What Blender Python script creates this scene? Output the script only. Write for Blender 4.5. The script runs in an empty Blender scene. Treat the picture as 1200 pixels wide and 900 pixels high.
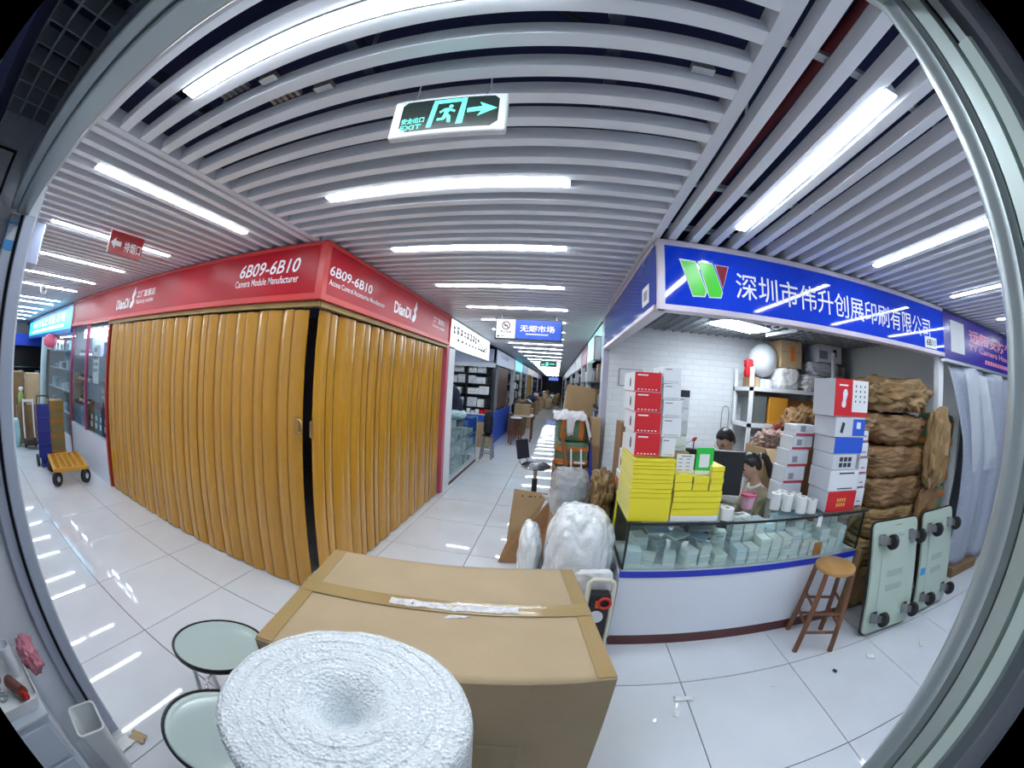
import bpy, bmesh, math, random
from mathutils import Matrix, Vector, Euler, noise
R = math.radians
random.seed(7)
SC = bpy.context.scene
COL = SC.collection

# ------------------------------------------------------------------ camera (equidistant fisheye lens)
CAM_H = 1.68
cam = bpy.data.cameras.new('fisheye_camera')
cam_ob = bpy.data.objects.new('fisheye_camera', cam)
COL.objects.link(cam_ob)
YAW, PITCH, ROLL = .1209, -.0056, -.0637
B3 = Matrix(((1, 0, 0), (0, 0, 1), (0, 1, 0)))
R3 = Matrix.Rotation(YAW, 3, 'Z') @ Matrix.Rotation(PITCH, 3, 'X') @ Matrix.Rotation(ROLL, 3, 'Y') @ B3
cx, cy, cz = R3.col[0], R3.col[1], -R3.col[2]
cam_ob.matrix_world = Matrix(((cx.x, cy.x, cz.x, 0), (cx.y, cy.y, cz.y, 0), (cx.z, cy.z, cz.z, CAM_H), (0, 0, 0, 1)))
cam.type = 'PANO'
cam.sensor_fit = 'HORIZONTAL'
cam.sensor_width = 36.0
cam.sensor_height = 27.0
cam.clip_start = .01
cam.clip_end = 200
cc = cam
cc.panorama_type = 'FISHEYE_LENS_POLYNOMIAL'
cc.fisheye_fov = 2 * 1.625
cc.fisheye_polynomial_k0 = 0.0
cc.fisheye_polynomial_k1 = -1.0 / (436.36 * 36.0 / 1200.0)
cc.fisheye_polynomial_k2 = 0.0
cc.fisheye_polynomial_k3 = 0.0
cc.fisheye_polynomial_k4 = 0.0
SC.camera = cam_ob

# ------------------------------------------------------------------ world, exposure
w = bpy.data.worlds.new('World'); SC.world = w; w.use_nodes = True
bgn = w.node_tree.nodes['Background']
bgn.inputs[0].default_value = (.80, .88, 1, 1)
bgn.inputs[1].default_value = .10
SC.view_settings.view_transform = 'Standard'
SC.view_settings.look = 'None'
SC.view_settings.gamma = 1.0
SC.view_settings.use_curve_mapping = False
SC.view_settings.exposure = 0.30
SC.cycles.use_denoising = True
SC.cycles.max_bounces = 8
SC.cycles.diffuse_bounces = 4
SC.cycles.glossy_bounces = 3
SC.cycles.transparent_max_bounces = 16
SC.cycles.sample_clamp_indirect = 6
SC.cycles.caustics_reflective = False
SC.cycles.caustics_refractive = False
LAMP_W = 40.0          # strength of the LED battens
LAMP_COL = (.84, .93, 1.0)

# ------------------------------------------------------------------ materials
MATS = {}
def mat(name, col=(.8, .8, .8), rough=.5, metal=0.0, spec=.5, bump=0.0, bscale=40.0, var=0.0, vscale=6.0,
        coat=0.0, emit=0.0, ecol=None, trans=0.0, voro=False, bdist=.01, stretch=None, alpha=1.0, sheen=0.0):
    if name in MATS: return MATS[name]
    m = bpy.data.materials.new(name); m.use_nodes = True
    nt = m.node_tree; b = nt.nodes['Principled BSDF']
    b.inputs['Base Color'].default_value = (*col, 1)
    b.inputs['Roughness'].default_value = rough
    b.inputs['Metallic'].default_value = metal
    b.inputs['Specular IOR Level'].default_value = spec
    b.inputs['Coat Weight'].default_value = coat
    b.inputs['Coat Roughness'].default_value = .08
    b.inputs['Transmission Weight'].default_value = trans
    b.inputs['Alpha'].default_value = alpha
    if sheen: b.inputs['Sheen Weight'].default_value = sheen
    if emit:
        b.inputs['Emission Color'].default_value = (*(ecol or col), 1)
        b.inputs['Emission Strength'].default_value = emit
    if bump or var:
        tc = nt.nodes.new('ShaderNodeTexCoord'); mp = nt.nodes.new('ShaderNodeMapping')
        nt.links.new(tc.outputs['Object'], mp.inputs['Vector'])
        if stretch: mp.inputs['Scale'].default_value = stretch
    if var:
        n = nt.nodes.new('ShaderNodeTexNoise'); n.inputs['Scale'].default_value = vscale
        n.inputs['Detail'].default_value = 5
        r = nt.nodes.new('ShaderNodeValToRGB')
        r.color_ramp.elements[0].position = .32; r.color_ramp.elements[1].position = .68
        r.color_ramp.elements[0].color = (*[c * (1 - var) for c in col], 1)
        r.color_ramp.elements[1].color = (*[min(1, c * (1 + var * .6)) for c in col], 1)
        nt.links.new(mp.outputs[0], n.inputs['Vector']); nt.links.new(n.outputs['Fac'], r.inputs[0])
        nt.links.new(r.outputs[0], b.inputs['Base Color'])
    if bump:
        if voro:
            n = nt.nodes.new('ShaderNodeTexVoronoi')
            out = n.outputs['Distance']
        else:
            n = nt.nodes.new('ShaderNodeTexNoise'); n.inputs['Detail'].default_value = 6; out = n.outputs['Fac']
        n.inputs['Scale'].default_value = bscale
        bp = nt.nodes.new('ShaderNodeBump'); bp.inputs['Strength'].default_value = bump; bp.inputs['Distance'].default_value = bdist
        nt.links.new(mp.outputs[0], n.inputs['Vector']); nt.links.new(out, bp.inputs['Height'])
        nt.links.new(bp.outputs[0], b.inputs['Normal'])
    MATS[name] = m
    return m

def glass(name, tint=(.9, .97, .95), refl=.08, rough=.02):
    """thin sheet of glass or film: mostly see-through, with a mirror share that grows at grazing angles"""
    if name in MATS: return MATS[name]
    m = bpy.data.materials.new(name); m.use_nodes = True
    nt = m.node_tree; nt.nodes.clear()
    o = nt.nodes.new('ShaderNodeOutputMaterial'); mx = nt.nodes.new('ShaderNodeMixShader')
    t = nt.nodes.new('ShaderNodeBsdfTransparent'); g = nt.nodes.new('ShaderNodeBsdfGlossy')
    fr = nt.nodes.new('ShaderNodeLayerWeight'); fr.inputs[0].default_value = .25
    ma = nt.nodes.new('ShaderNodeMath'); ma.operation = 'MULTIPLY_ADD'; ma.inputs[1].default_value = .3; ma.inputs[2].default_value = refl
    ma.use_clamp = True
    t.inputs[0].default_value = (*tint, 1); g.inputs[1].default_value = rough
    nt.links.new(fr.outputs['Fresnel'], ma.inputs[0]); nt.links.new(ma.outputs[0], mx.inputs[0])
    nt.links.new(t.outputs[0], mx.inputs[1]); nt.links.new(g.outputs[0], mx.inputs[2]); nt.links.new(mx.outputs[0], o.inputs[0])
    MATS[name] = m
    return m

def film(name, col=(.85, .9, .93), cover=.45, rough=.25, bscale=14):
    """crumpled polythene: part see-through, part glossy white"""
    if name in MATS: return MATS[name]
    m = bpy.data.materials.new(name); m.use_nodes = True
    nt = m.node_tree; b = nt.nodes['Principled BSDF']; o = nt.nodes['Material Output']
    b.inputs['Base Color'].default_value = (*col, 1); b.inputs['Roughness'].default_value = rough
    tc = nt.nodes.new('ShaderNodeTexCoord')
    n = nt.nodes.new('ShaderNodeTexVoronoi'); n.inputs['Scale'].default_value = bscale
    bp = nt.nodes.new('ShaderNodeBump'); bp.inputs['Strength'].default_value = .9; bp.inputs['Distance'].default_value = .03
    nt.links.new(tc.outputs['Object'], n.inputs['Vector']); nt.links.new(n.outputs['Distance'], bp.inputs['Height'])
    nt.links.new(bp.outputs[0], b.inputs['Normal'])
    t = nt.nodes.new('ShaderNodeBsdfTransparent'); mx = nt.nodes.new('ShaderNodeMixShader')
    mx.inputs[0].default_value = cover
    nt.links.new(t.outputs[0], mx.inputs[1]); nt.links.new(b.outputs[0], mx.inputs[2]); nt.links.new(mx.outputs[0], o.inputs[0])
    MATS[name] = m
    return m

# ------------------------------------------------------------------ mesh building
class MB:
    def __init__(s): s.v = []; s.f = []; s.m = []
    def add(s, vs, fs, mi=0):
        o = len(s.v); s.v += [tuple(p) for p in vs]
        for k, f in enumerate(fs):
            s.f.append([o + i for i in f]); s.m.append(mi[k] if isinstance(mi, (list, tuple)) else mi)
        return s
    def box(s, x0, y0, z0, x1, y1, z1, mi=0):
        # face order: bottom, top, front(-y), right(+x), back(+y), left(-x)
        vs = [(x0, y0, z0), (x1, y0, z0), (x1, y1, z0), (x0, y1, z0), (x0, y0, z1), (x1, y0, z1), (x1, y1, z1), (x0, y1, z1)]
        return s.add(vs, [(0, 3, 2, 1), (4, 5, 6, 7), (0, 1, 5, 4), (1, 2, 6, 5), (2, 3, 7, 6), (3, 0, 4, 7)], mi)
    def cbox(s, c, size, mi=0, rot=None):
        h = [q / 2 for q in size]
        t = MB().box(-h[0], -h[1], -h[2], h[0], h[1], h[2], mi)
        M = Matrix.Translation(c) @ (rot.to_matrix().to_4x4() if rot else Matrix())
        return s.add([M @ Vector(p) for p in t.v], t.f, t.m)
    def bar(s, p0, p1, wd, th, mi=0, up=(0, 0, 1)):
        p0 = Vector(p0); p1 = Vector(p1); d = (p1 - p0); L = d.length; d.normalize()
        u = Vector(up)
        if abs(d.dot(u)) > .98: u = Vector((0, 1, 0))
        sx = d.cross(u).normalized(); sy = sx.cross(d).normalized()
        vs = []
        for t in (p0, p1):
            for a, b in ((-1, -1), (1, -1), (1, 1), (-1, 1)): vs.append(t + sx * a * wd / 2 + sy * b * th / 2)
        return s.add(vs, [(3, 2, 1, 0), (4, 5, 6, 7), (0, 1, 5, 4), (1, 2, 6, 5), (2, 3, 7, 6), (3, 0, 4, 7)], mi)
    def cyl(s, p0, p1, r0, r1=None, n=12, mi=0, caps=True):
        r1 = r0 if r1 is None else r1
        p0 = Vector(p0); p1 = Vector(p1); d = (p1 - p0).normalized()
        u = Vector((0, 0, 1)) if abs(d.z) < .9 else Vector((1, 0, 0))
        a = d.cross(u).normalized(); b = d.cross(a)
        vs = []
        for p, r in ((p0, r0), (p1, r1)):
            for k in range(n):
                t = 2 * math.pi * k / n; vs.append(p + a * r * math.cos(t) + b * r * math.sin(t))
        fs = [(k, (k + 1) % n, n + (k + 1) % n, n + k) for k in range(n)]
        if caps: fs += [tuple(range(n))[::-1], tuple(range(n, 2 * n))]
        return s.add(vs, fs, mi)
    def tube(s, path, r, n=8, mi=0):
        P = [Vector(p) for p in path]; rs = r if isinstance(r, (list, tuple)) else [r] * len(P)
        vs = []; prev = None
        for i, p in enumerate(P):
            d = (P[min(i + 1, len(P) - 1)] - P[max(i - 1, 0)]).normalized()
            if prev is None:
                u = Vector((0, 0, 1)) if abs(d.z) < .9 else Vector((1, 0, 0)); a = d.cross(u).normalized()
            else: a = (prev - d * prev.dot(d)).normalized()
            prev = a; b = d.cross(a)
            for k in range(n):
                t = 2 * math.pi * k / n; vs.append(p + (a * math.cos(t) + b * math.sin(t)) * rs[i])
        fs = []
        for i in range(len(P) - 1):
            for k in range(n): fs.append((i * n + k, i * n + (k + 1) % n, (i + 1) * n + (k + 1) % n, (i + 1) * n + k))
        fs += [tuple(range(n))[::-1], tuple(range(len(vs) - n, len(vs)))]
        return s.add(vs, fs, mi)
    def lathe(s, prof, n=24, c=(0, 0, 0), mi=0, cap0=True, cap1=True):
        vs = []
        for r, z in prof:
            for k in range(n):
                t = 2 * math.pi * k / n; vs.append((c[0] + r * math.cos(t), c[1] + r * math.sin(t), c[2] + z))
        fs = []
        for i in range(len(prof) - 1):
            for k in range(n): fs.append((i * n + k, i * n + (k + 1) % n, (i + 1) * n + (k + 1) % n, (i + 1) * n + k))
        if cap0: fs.append(tuple(range(n))[::-1])
        if cap1: fs.append(tuple(range(len(vs) - n, len(vs))))
        return s.add(vs, fs, mi)
    def prism(s, poly, d, M, mi=0):
        """polygon in the local xy plane, pushed out by d along local z, set by matrix M"""
        n = len(poly)
        vs = [M @ Vector((x, y, 0)) for x, y in poly] + [M @ Vector((x, y, d)) for x, y in poly]
        fs = [tuple(range(n))[::-1], tuple(range(n, 2 * n))] + [(k, (k + 1) % n, n + (k + 1) % n, n + k) for k in range(n)]
        return s.add(vs, fs, mi)
    def sheet(s, fn, nu, nv, mi=0, th=0.0):
        vs = [fn(i / nu, j / nv) for j in range(nv + 1) for i in range(nu + 1)]
        fs = [(j * (nu + 1) + i, j * (nu + 1) + i + 1, (j + 1) * (nu + 1) + i + 1, (j + 1) * (nu + 1) + i) for j in range(nv) for i in range(nu)]
        return s.add(vs, fs, mi)
    def xf(s, M):
        s.v = [tuple(M @ Vector(p)) for p in s.v]; return s
    def mesh(s, name, mats, smooth=False):
        me = bpy.data.meshes.new(name)
        me.from_pydata(s.v, [], s.f)
        if not isinstance(mats, (list, tuple)): mats = [mats]
        for m in mats: me.materials.append(m)
        if len(mats) > 1:
            for p, k in zip(me.polygons, s.m): p.material_index = min(k, len(mats) - 1)
        if smooth:
            for p in me.polygons: p.use_smooth = True
        me.update()
        return me

def rootmat(o): return Matrix.LocRotScale(o.location, o.rotation_euler, o.scale)
def wmat(o):
    M = rootmat(o)
    return wmat(o.parent) @ o.matrix_parent_inverse @ M if o.parent else M
def put(name, me, parent=None, world=False):
    o = bpy.data.objects.new(name, me); COL.objects.link(o)
    if parent:
        o.parent = parent
        if world:
            o.matrix_parent_inverse = wmat(parent).inverted()
    return o
def obj(name, mb, mats, parent=None, smooth=False, bevel=0.0, seg=2, world=False, autos=None, solid=0.0, sub=0):
    me = mb.mesh(name, mats, smooth)
    o = put(name, me, parent, world)
    if solid:
        m = o.modifiers.new('solid', 'SOLIDIFY'); m.thickness = solid; m.offset = 0
    if bevel:
        m = o.modifiers.new('bevel', 'BEVEL'); m.width = bevel; m.segments = seg; m.limit_method = 'ANGLE'; m.angle_limit = R(40)
    if sub:
        m = o.modifiers.new('sub', 'SUBSURF'); m.levels = sub; m.render_levels = sub
    if autos:
        for p in me.polygons: p.use_smooth = True
        me.set_sharp_from_angle(angle=R(autos))
    return o
def tag(o, label=None, cat=None, group=None, kind=None):
    if label: o['label'] = label
    if cat: o['category'] = cat
    if group: o['group'] = group
    if kind: o['kind'] = kind
    return o
def thing(name, label, cat, loc=(0, 0, 0), rz=0.0, group=None):
    o = bpy.data.objects.new(name, None); COL.objects.link(o)
    o.location = loc; o.rotation_euler = (0, 0, rz); o.empty_display_size = .1
    return tag(o, label, cat, group)
def copy_tree(o, parent=None):
    c = o.copy(); COL.objects.link(c); c.parent = parent
    if parent: c.matrix_parent_inverse = o.matrix_parent_inverse
    for ch in list(o.children): copy_tree(ch, c)
    return c
def dup(o, loc, rz=0.0, label=None, group=None):
    c = copy_tree(o); c.location = loc; c.rotation_euler = (0, 0, rz)
    return tag(c, label, None, group)
def struct(name, mb, mats, parent=None, **k):
    o = obj(name, mb, mats, parent, **k)
    if parent is None: o['kind'] = 'structure'
    return o
TXT = {}
def textmesh(body, bold=0.0, shear=0.0, depth=.002):
    key = (body, bold, shear, depth)
    if key in TXT: return TXT[key]
    cu = bpy.data.curves.new('lettering', 'FONT'); cu.body = body; cu.size = 1
    cu.offset = bold; cu.shear = shear; cu.extrude = 0; cu.align_x = 'LEFT'; cu.resolution_u = 3
    o = bpy.data.objects.new('lettering', cu); COL.objects.link(o)
    dg = bpy.context.evaluated_depsgraph_get(); dg.update()
    me = bpy.data.meshes.new_from_object(o.evaluated_get(dg))
    bpy.data.objects.remove(o); bpy.data.curves.remove(cu)
    xs = [v.co.x for v in me.vertices]; ys = [v.co.y for v in me.vertices]
    TXT[key] = (me, min(xs), max(xs), min(ys), max(ys))
    return TXT[key]
ROTF = {'-y': Euler((R(90), 0, 0)), '+x': Euler((R(90), 0, R(90))), '-x': Euler((R(90), 0, R(-90))), '+y': Euler((R(90), 0, R(180))), '+z': Euler((0, 0, 0))}
def text(name, body, mt, parent, p0, wid, hei, face='-y', bold=0.0, shear=0.0, rot=None, world=True):
    """lettering that fills a box wid x hei whose lower left corner is p0, on a plane that faces 'face'"""
    me, x0, x1, y0, y1 = textmesh(body, bold, shear)
    me = me.copy(); me.materials.clear(); me.materials.append(mt)
    for v in me.vertices:
        v.co.x = (v.co.x - x0) / (x1 - x0) * wid; v.co.y = (v.co.y - y0) / (y1 - y0) * hei; v.co.z = 0
    M = (rot or ROTF[face]).to_matrix().to_4x4(); M.translation = p0
    me.transform(M)
    o = put(name, me, parent, world)
    if len(body) > 1: o['kind'] = 'stuff'
    return o
# ------------------------------------------------------------------ palette
M_SLAT = mat('slat_paint', (.86, .89, .96), .32, spec=.5)
M_PLEN = mat('plenum_navy', (.012, .02, .085), .8)
M_BEAM = mat('beam_paint', (.74, .77, .84), .4)
M_RAIL = mat('carrier_rail', (.05, .06, .10), .5, metal=.5)
M_TILE = mat('polished_tile', (.69, .72, .77), .035, spec=.5, var=.04, vscale=3)
M_GROUT = mat('tile_joint', (.10, .11, .13), .8)
M_WHITE = mat('white_paint', (.78, .80, .84), .55)
M_OFFW = mat('off_white_board', (.74, .77, .84), .4)
M_ALU = mat('aluminium', (.66, .70, .72), .32, metal=.75)
M_ALUG = mat('frame_grey_green', (.44, .50, .52), .30, metal=.55)
M_BLACK = mat('black_plastic', (.012, .012, .016), .35)
M_DARK = mat('dark_void', (.01, .01, .012), .9)
M_LED = mat('led_diffuser', (1, 1, 1), .4, emit=LAMP_W, ecol=LAMP_COL)
M_HOUS = mat('lamp_housing', (.75, .77, .8), .4)
M_BRICK_W = None

# ------------------------------------------------------------------ floor
TX, TY, TS = .90, .83, .80
fl = MB().box(-16, -3, -.06, 10, 42, -.012)
floor = struct('floor', fl, M_GROUT)
tile_me = MB()
g = .0035
tile_me.add([(-TS/2+g, -TS/2+g, 0), (TS/2-g, -TS/2+g, 0), (TS/2-g, TS/2-g, 0), (-TS/2+g, TS/2-g, 0),
             (-TS/2+g, -TS/2+g, -.011), (TS/2-g, -TS/2+g, -.011), (TS/2-g, TS/2-g, -.011), (-TS/2+g, TS/2-g, -.011)],
            [(0, 1, 2, 3), (0, 4, 5, 1), (1, 5, 6, 2), (2, 6, 7, 3), (3, 7, 4, 0)])
tile_mesh = tile_me.mesh('floor_tile', M_TILE)
rest = MB()
for i in range(-21, 12):
    for j in range(-5, 52):
        x = TX + TS * (i + .5); y = TY + TS * (j + .5)
        vis_cross = -1.0 < y < 2.9
        vis_corr = -2.4 < x < 1.4
        shop = .3 < x < 5.6 and y < 5
        lshop = -8 < x < 0 and y < 11
        if not (vis_cross or vis_corr or shop or lshop): continue
        near = (vis_cross and -8.6 < x < 5) or (vis_corr and y < 13)
        if near:
            o = put('floor_tile', tile_mesh, floor); o.location = (x, y, 0)
        else:
            rest.add([(x - TS/2 + g, y - TS/2 + g, 0), (x + TS/2 - g, y - TS/2 + g, 0), (x + TS/2 - g, y + TS/2 - g, 0), (x - TS/2 + g, y + TS/2 - g, 0)], [(0, 1, 2, 3)])
o = obj('floor_tiling', rest, M_TILE, floor); o['kind'] = 'stuff'

# ------------------------------------------------------------------ ceiling: dark void, carrier rails, open slats
CZ = 2.56
XL, XR = -1.62, .505          # edge beams between the corridor field and the two side fields
plen = MB().box(-16, -.2, 3.02, 10, 42, 3.08)
plen.box(-16, -.2, 2.3, 10, -.16, 3.05)
ceiling = struct('ceiling', plen, M_PLEN)
SH = .055; SW = .049
slat_x = MB().box(XL, 0, 0, XR, SW, SH).mesh('slat', M_SLAT)         # runs across the corridor
k = 0
y = .265
ys = []
while y < 40: ys.append(y); y += .1245
far = MB()
for y in ys:
    if y < 7.2:
        o = put('slat', slat_x, ceiling); o.location = (0, y, CZ)
    else: far.box(XL, y, CZ, XR, y + SW, CZ + SH)
o = obj('slat_field', far, M_SLAT, ceiling); o['kind'] = 'stuff'
slat_y = MB().box(-SW/2, .20, 0, SW/2, 2.12, SH).mesh('slat', M_SLAT)  # run along the corridor, over the cross aisle
x = -1.725; far = MB()
while x > -15.5:
    if x > -7.6:
        o = put('slat', slat_y, ceiling); o.location = (x, 0, CZ)
    else: far.box(x - SW/2, .2, CZ, x + SW/2, 2.12, CZ + SH)
    x -= .1335
x = .632
while x < 9:
    if x < 5.4:
        o = put('slat', slat_y, ceiling); o.location = (x, 0, CZ)
    else: far.box(x - SW/2, .2, CZ, x + SW/2, 2.12, CZ + SH)
    x += .1345
o = obj('slat_field', far, M_SLAT, ceiling); o['kind'] = 'stuff'
for nm, a, b in (('edge_beam', XL - .045, XL), ('edge_beam', XR, XR + .05)):
    obj(nm, MB().box(a, .18, CZ - .004, b, 40, CZ + .075), M_BEAM, ceiling)
obj('edge_beam', MB().box(XL, .19, CZ - .004, XR, .245, CZ + .07), M_BEAM, ceiling)
for xx in (-1.35, -.62, .12):
    obj('carrier_rail', MB().box(xx, .2, CZ + .06, xx + .035, 14, CZ + .11), M_RAIL, ceiling)
    for yy in (.72, 1.72, 2.9):
        obj('hanger_rod', MB().cyl((xx + .017, yy, CZ + .1), (xx + .017, yy, 3.03), .006, n=6), M_ALU, ceiling)
for a, b in ((-15, XL - .05), (XR + .06, 9)):
    for yy in (.55, 1.45, 1.95):
        obj('carrier_rail', MB().box(a, yy, CZ + .06, b, yy + .03, CZ + .085), M_ALU if a > 0 else M_RAIL, ceiling)
obj('red_pipe', MB().cyl((.93, .1, 2.86), (.86, 2.2, 2.86), .025, n=10), mat('pipe_red', (.16, .01, .02), .5), ceiling, autos=40)
obj('loose_cable', MB().tube([(.72, .95, 2.95), (.70, 1.05, 2.75), (.69, 1.15, 2.66), (.665, 1.3, 2.64)], .006, 6), M_OFFW, ceiling, autos=60)
obj('loose_cable', MB().tube([(-.05, .60, 2.66), (.12, .67, 2.60), (.3, .70, 2.615), (.5, .69, 2.66)], .008, 6), M_BLACK, ceiling, autos=60)
for xx, yy in ((-.95, .60), (-.80, .73), (.36, .73)):
    obj('slat_clip', MB().box(xx, yy, CZ + .03, xx + .07, yy + .03, CZ + .05), M_ALU, ceiling)
for xx, yy in ((-1.22, .60), (-1.06, .735)):
    gm = MB()
    for q in range(5): gm.box(xx + .03 * q, yy - .05, CZ + .10, xx + .03 * q + .018, yy + .06, CZ + .12)
    obj('vent_grille', gm, M_ALU, ceiling)

# ------------------------------------------------------------------ LED battens
def lamp_meshes(L):
    return (MB().box(-L/2, -.025, .0, L/2, .025, .004).mesh('diffuser', M_LED),
            MB().box(-L/2 - .006, -.029, .004, L/2 + .006, .029, .05).mesh('housing', M_HOUS))
LM = lamp_meshes(1.2)
def lamp(x, y, rz, label, z=CZ - .006, group=None, parts=True, me=LM):
    t = thing('led_batten', label, 'ceiling lamp', (x, y, z), rz, group)
    put('diffuser', me[0], t)
    put('housing', me[1], t)
    return t
ordn = ['nearest', 'second', 'third', 'fourth', 'fifth', 'sixth', 'seventh', 'eighth']
cy_ = [.475, 1.463, 2.30, 3.32, 4.335, 5.23, 6.2, 7.2, 8.25, 9.32, 10.5]
for i, y in enumerate(cy_):
    lb = ('white LED batten lamp across the corridor ceiling, %s one from the doorway' % ordn[i]) if i < 6 else 'white LED batten lamp across the corridor ceiling beyond the no-smoking sign'
    lamp(-.585 if i < 4 else -.53, y, 0, lb, group=None if i < 6 else 'corridor lamps beyond the hanging sign')
y = 12.0
while y < 39:
    lamp(-.52, y, 0, 'white LED batten lamp far down the corridor ceiling', group='far corridor lamps'); y += 1.5
for i, x in enumerate((-2.05, -3.17, -4.26, -5.36, -6.34)):
    lamp(x, 1.08 if i else 1.06, R(90), 'white LED batten lamp over the left aisle, %s one left of the corridor' % ordn[i].replace('nearest', 'first'))
for x in (-7.9, -8.6, -9.8, -10.8, -11.9, -13.2):
    lamp(x, 1.15, R(90), 'white LED batten lamp at the far end of the left aisle', group='far left aisle lamps')
for i, x in enumerate((.95, 2.04, 3.15, 4.29, 5.5)):
    lamp(x, 1.12, R(90), 'white LED batten lamp over the right aisle, %s one right of the corridor' % ordn[i].replace('nearest', 'first'))
# ------------------------------------------------------------------ walls and partitions
def brickmat():
    m = bpy.data.materials.new('white_brick_wall'); m.use_nodes = True
    nt = m.node_tree; b = nt.nodes['Principled BSDF']
    tc = nt.nodes.new('ShaderNodeTexCoord'); mp = nt.nodes.new('ShaderNodeMapping')
    mp.inputs['Rotation'].default_value = (R(90), 0, 0)
    br = nt.nodes.new('ShaderNodeTexBrick'); br.inputs['Scale'].default_value = 1
    br.inputs['Brick Width'].default_value = .22; br.inputs['Row Height'].default_value = .07
    br.inputs['Mortar Size'].default_value = .008; br.inputs['Mortar Smooth'].default_value = .4
    br.inputs['Color1'].default_value = (.66, .69, .72, 1); br.inputs['Color2'].default_value = (.70, .73, .76, 1); br.inputs['Mortar'].default_value = (.615, .645, .68, 1)
    nt.links.new(tc.outputs['Object'], mp.inputs['Vector']); nt.links.new(mp.outputs[0], br.inputs['Vector'])
    nt.links.new(br.outputs['Color'], b.inputs['Base Color'])
    bp = nt.nodes.new('ShaderNodeBump'); bp.inputs['Strength'].default_value = .35; bp.inputs['Distance'].default_value = .004; bp.invert = True
    nt.links.new(br.outputs['Fac'], bp.inputs['Height']); nt.links.new(bp.outputs[0], b.inputs['Normal'])
    b.inputs['Roughness'].default_value = .6
    return m
M_BRICK = brickmat()
YB = 4.35      # back wall of the printing shop
struct('wall_shop_back', MB().box(.60, YB, 0, 4.06, YB + .06, 2.6), M_BRICK)
struct('wall_shop_right', MB().box(4.0, 2.12, 0, 4.06, YB, 2.6), mat('white_plaster', (.62, .66, .68), .6))
struct('wall_near_left', MB().box(-15, .06, 0, -1.80, .20, 2.9), M_OFFW)
struct('wall_near_right', MB().box(.545, .06, 0, 9, .20, 2.9), M_OFFW)
struct('wall_front_header', MB().box(-1.80, .06, 2.30, .545, .20, 2.9), M_OFFW)
struct('wall_own_left', MB().box(-1.86, -2.8, 0, -1.80, .06, 2.6), M_OFFW)
struct('wall_own_right', MB().box(.98, -2.8, 0, 1.04, .06, 2.6), M_OFFW)
struct('wall_own_back', MB().box(-1.86, -2.86, 0, 1.04, -2.8, 2.6), M_OFFW)
struct('wall_left_end', MB().box(-15.2, 0, 0, -15, 3, 3), M_OFFW)
struct('wall_right_end', MB().box(8.9, 0, 0, 9, 3, 3), M_OFFW)
struct('wall_corridor_end', MB().box(-3, 40, 0, 3, 40.1, 3), mat('far_end', (.05, .05, .07), .8))
M_DIM = mat('partition_grey', (.30, .32, .36), .6)
struct('wall_red_shop', MB().box(-7.55, 2.10, 0, -7.50, 5.1, 2.55).box(-7.5, 5.05, 0, -1.62, 5.10, 2.55), M_DIM)
struct('wall_upper_left', MB().box(-15, 2.10, 2.5, -1.66, 2.16, 3.02).box(-1.70, 2.16, 2.56, -1.66, 40, 3.02), M_PLEN)
struct('wall_upper_right', MB().box(.57, 2.10, 2.5, 9, 2.16, 3.02).box(.57, 2.16, 2.56, .62, 40, 3.02), M_PLEN)

# own shop: open grid ceiling above and behind the door head
M_GRID = mat('grid_ceiling', (.34, .38, .42), .5)
cg = struct('ceiling_own_shop', MB().box(-1.8, -2.8, 2.66, .98, .06, 2.70), M_PLEN)
for i in range(25):
    xx = -1.76 + .117 * i
    obj('grid_bar', MB().box(xx - .004, -2.8 if i % 1 == 0 else 0, 2.5, xx + .004, .06, 2.56), M_GRID, cg)
for j in range(20):
    yy = -.010 - .0755 * (j - 0)
    obj('grid_bar', MB().box(-1.8, yy - .004, 2.5, .98, yy + .004, 2.56), M_GRID, cg)
# door frame around the camera: header, left jamb, right jamb with shutter channel
DZ = 2.15
hd = MB().box(-1.74, .085, DZ, .46, .145, DZ + .075)
hd.box(-1.74, .05, DZ + .012, .46, .085, DZ + .12)
struct('trim_1', hd, M_ALUG, bevel=.006)
t2 = MB().box(-1.745, .125, 0, -1.715, .185, DZ)                # left jamb
t2.box(-1.79, .06, 0, -1.745, .125, DZ)
struct('trim_2', t2, mat('jamb_blue_grey', (.40, .44, .55), .4, metal=.2), bevel=.006)
struct('trim_3', MB().box(-1.745, .112, 0, -1.738, .125, DZ), M_DARK)
# right jamb: round-nosed channel
def channel(pts, z0, z1, nm, mt, autos=35):
    n = len(pts)
    m = MB().add([(x, y, z0) for x, y in pts] + [(x, y, z1) for x, y in pts],
                 [(k, (k + 1) % n, n + (k + 1) % n, n + k) for k in range(n)] + [tuple(range(n))[::-1], tuple(range(n, 2 * n))])
    return struct(nm, m, mt, autos=autos)
channel([(.398, .150), (.392, .146), (.3915, .138), (.395, .132), (.395, .124), (.402, .116), (.415, .113), (.47, .113), (.47, .17), (.445, .168), (.415, .157)][::-1], 0, 2.20, 'trim_4', M_ALUG)
channel([(.398, .1125), (.398, .092), (.404, .088), (.52, .088), (.52, .1125)][::-1], 0, 2.30, 'trim_5', mat('jamb_inner', (.40, .47, .46), .35, metal=.4))
channel([(.412, .088), (.412, .083), (.52, .083), (.52, .088)][::-1], 0, 2.30, 'trim_6', M_DARK)
channel([(.385, .083), (.385, .066), (.390, .062), (.52, .062), (.52, .083)][::-1], 0, 2.02, 'trim_7', mat('pale_green_tile', (.50, .62, .60), .3))
channel([(.405, .083), (.405, .070), (.52, .070), (.52, .083)][::-1], 2.02, 2.5, 'trim_8', M_ALUG)
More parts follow.
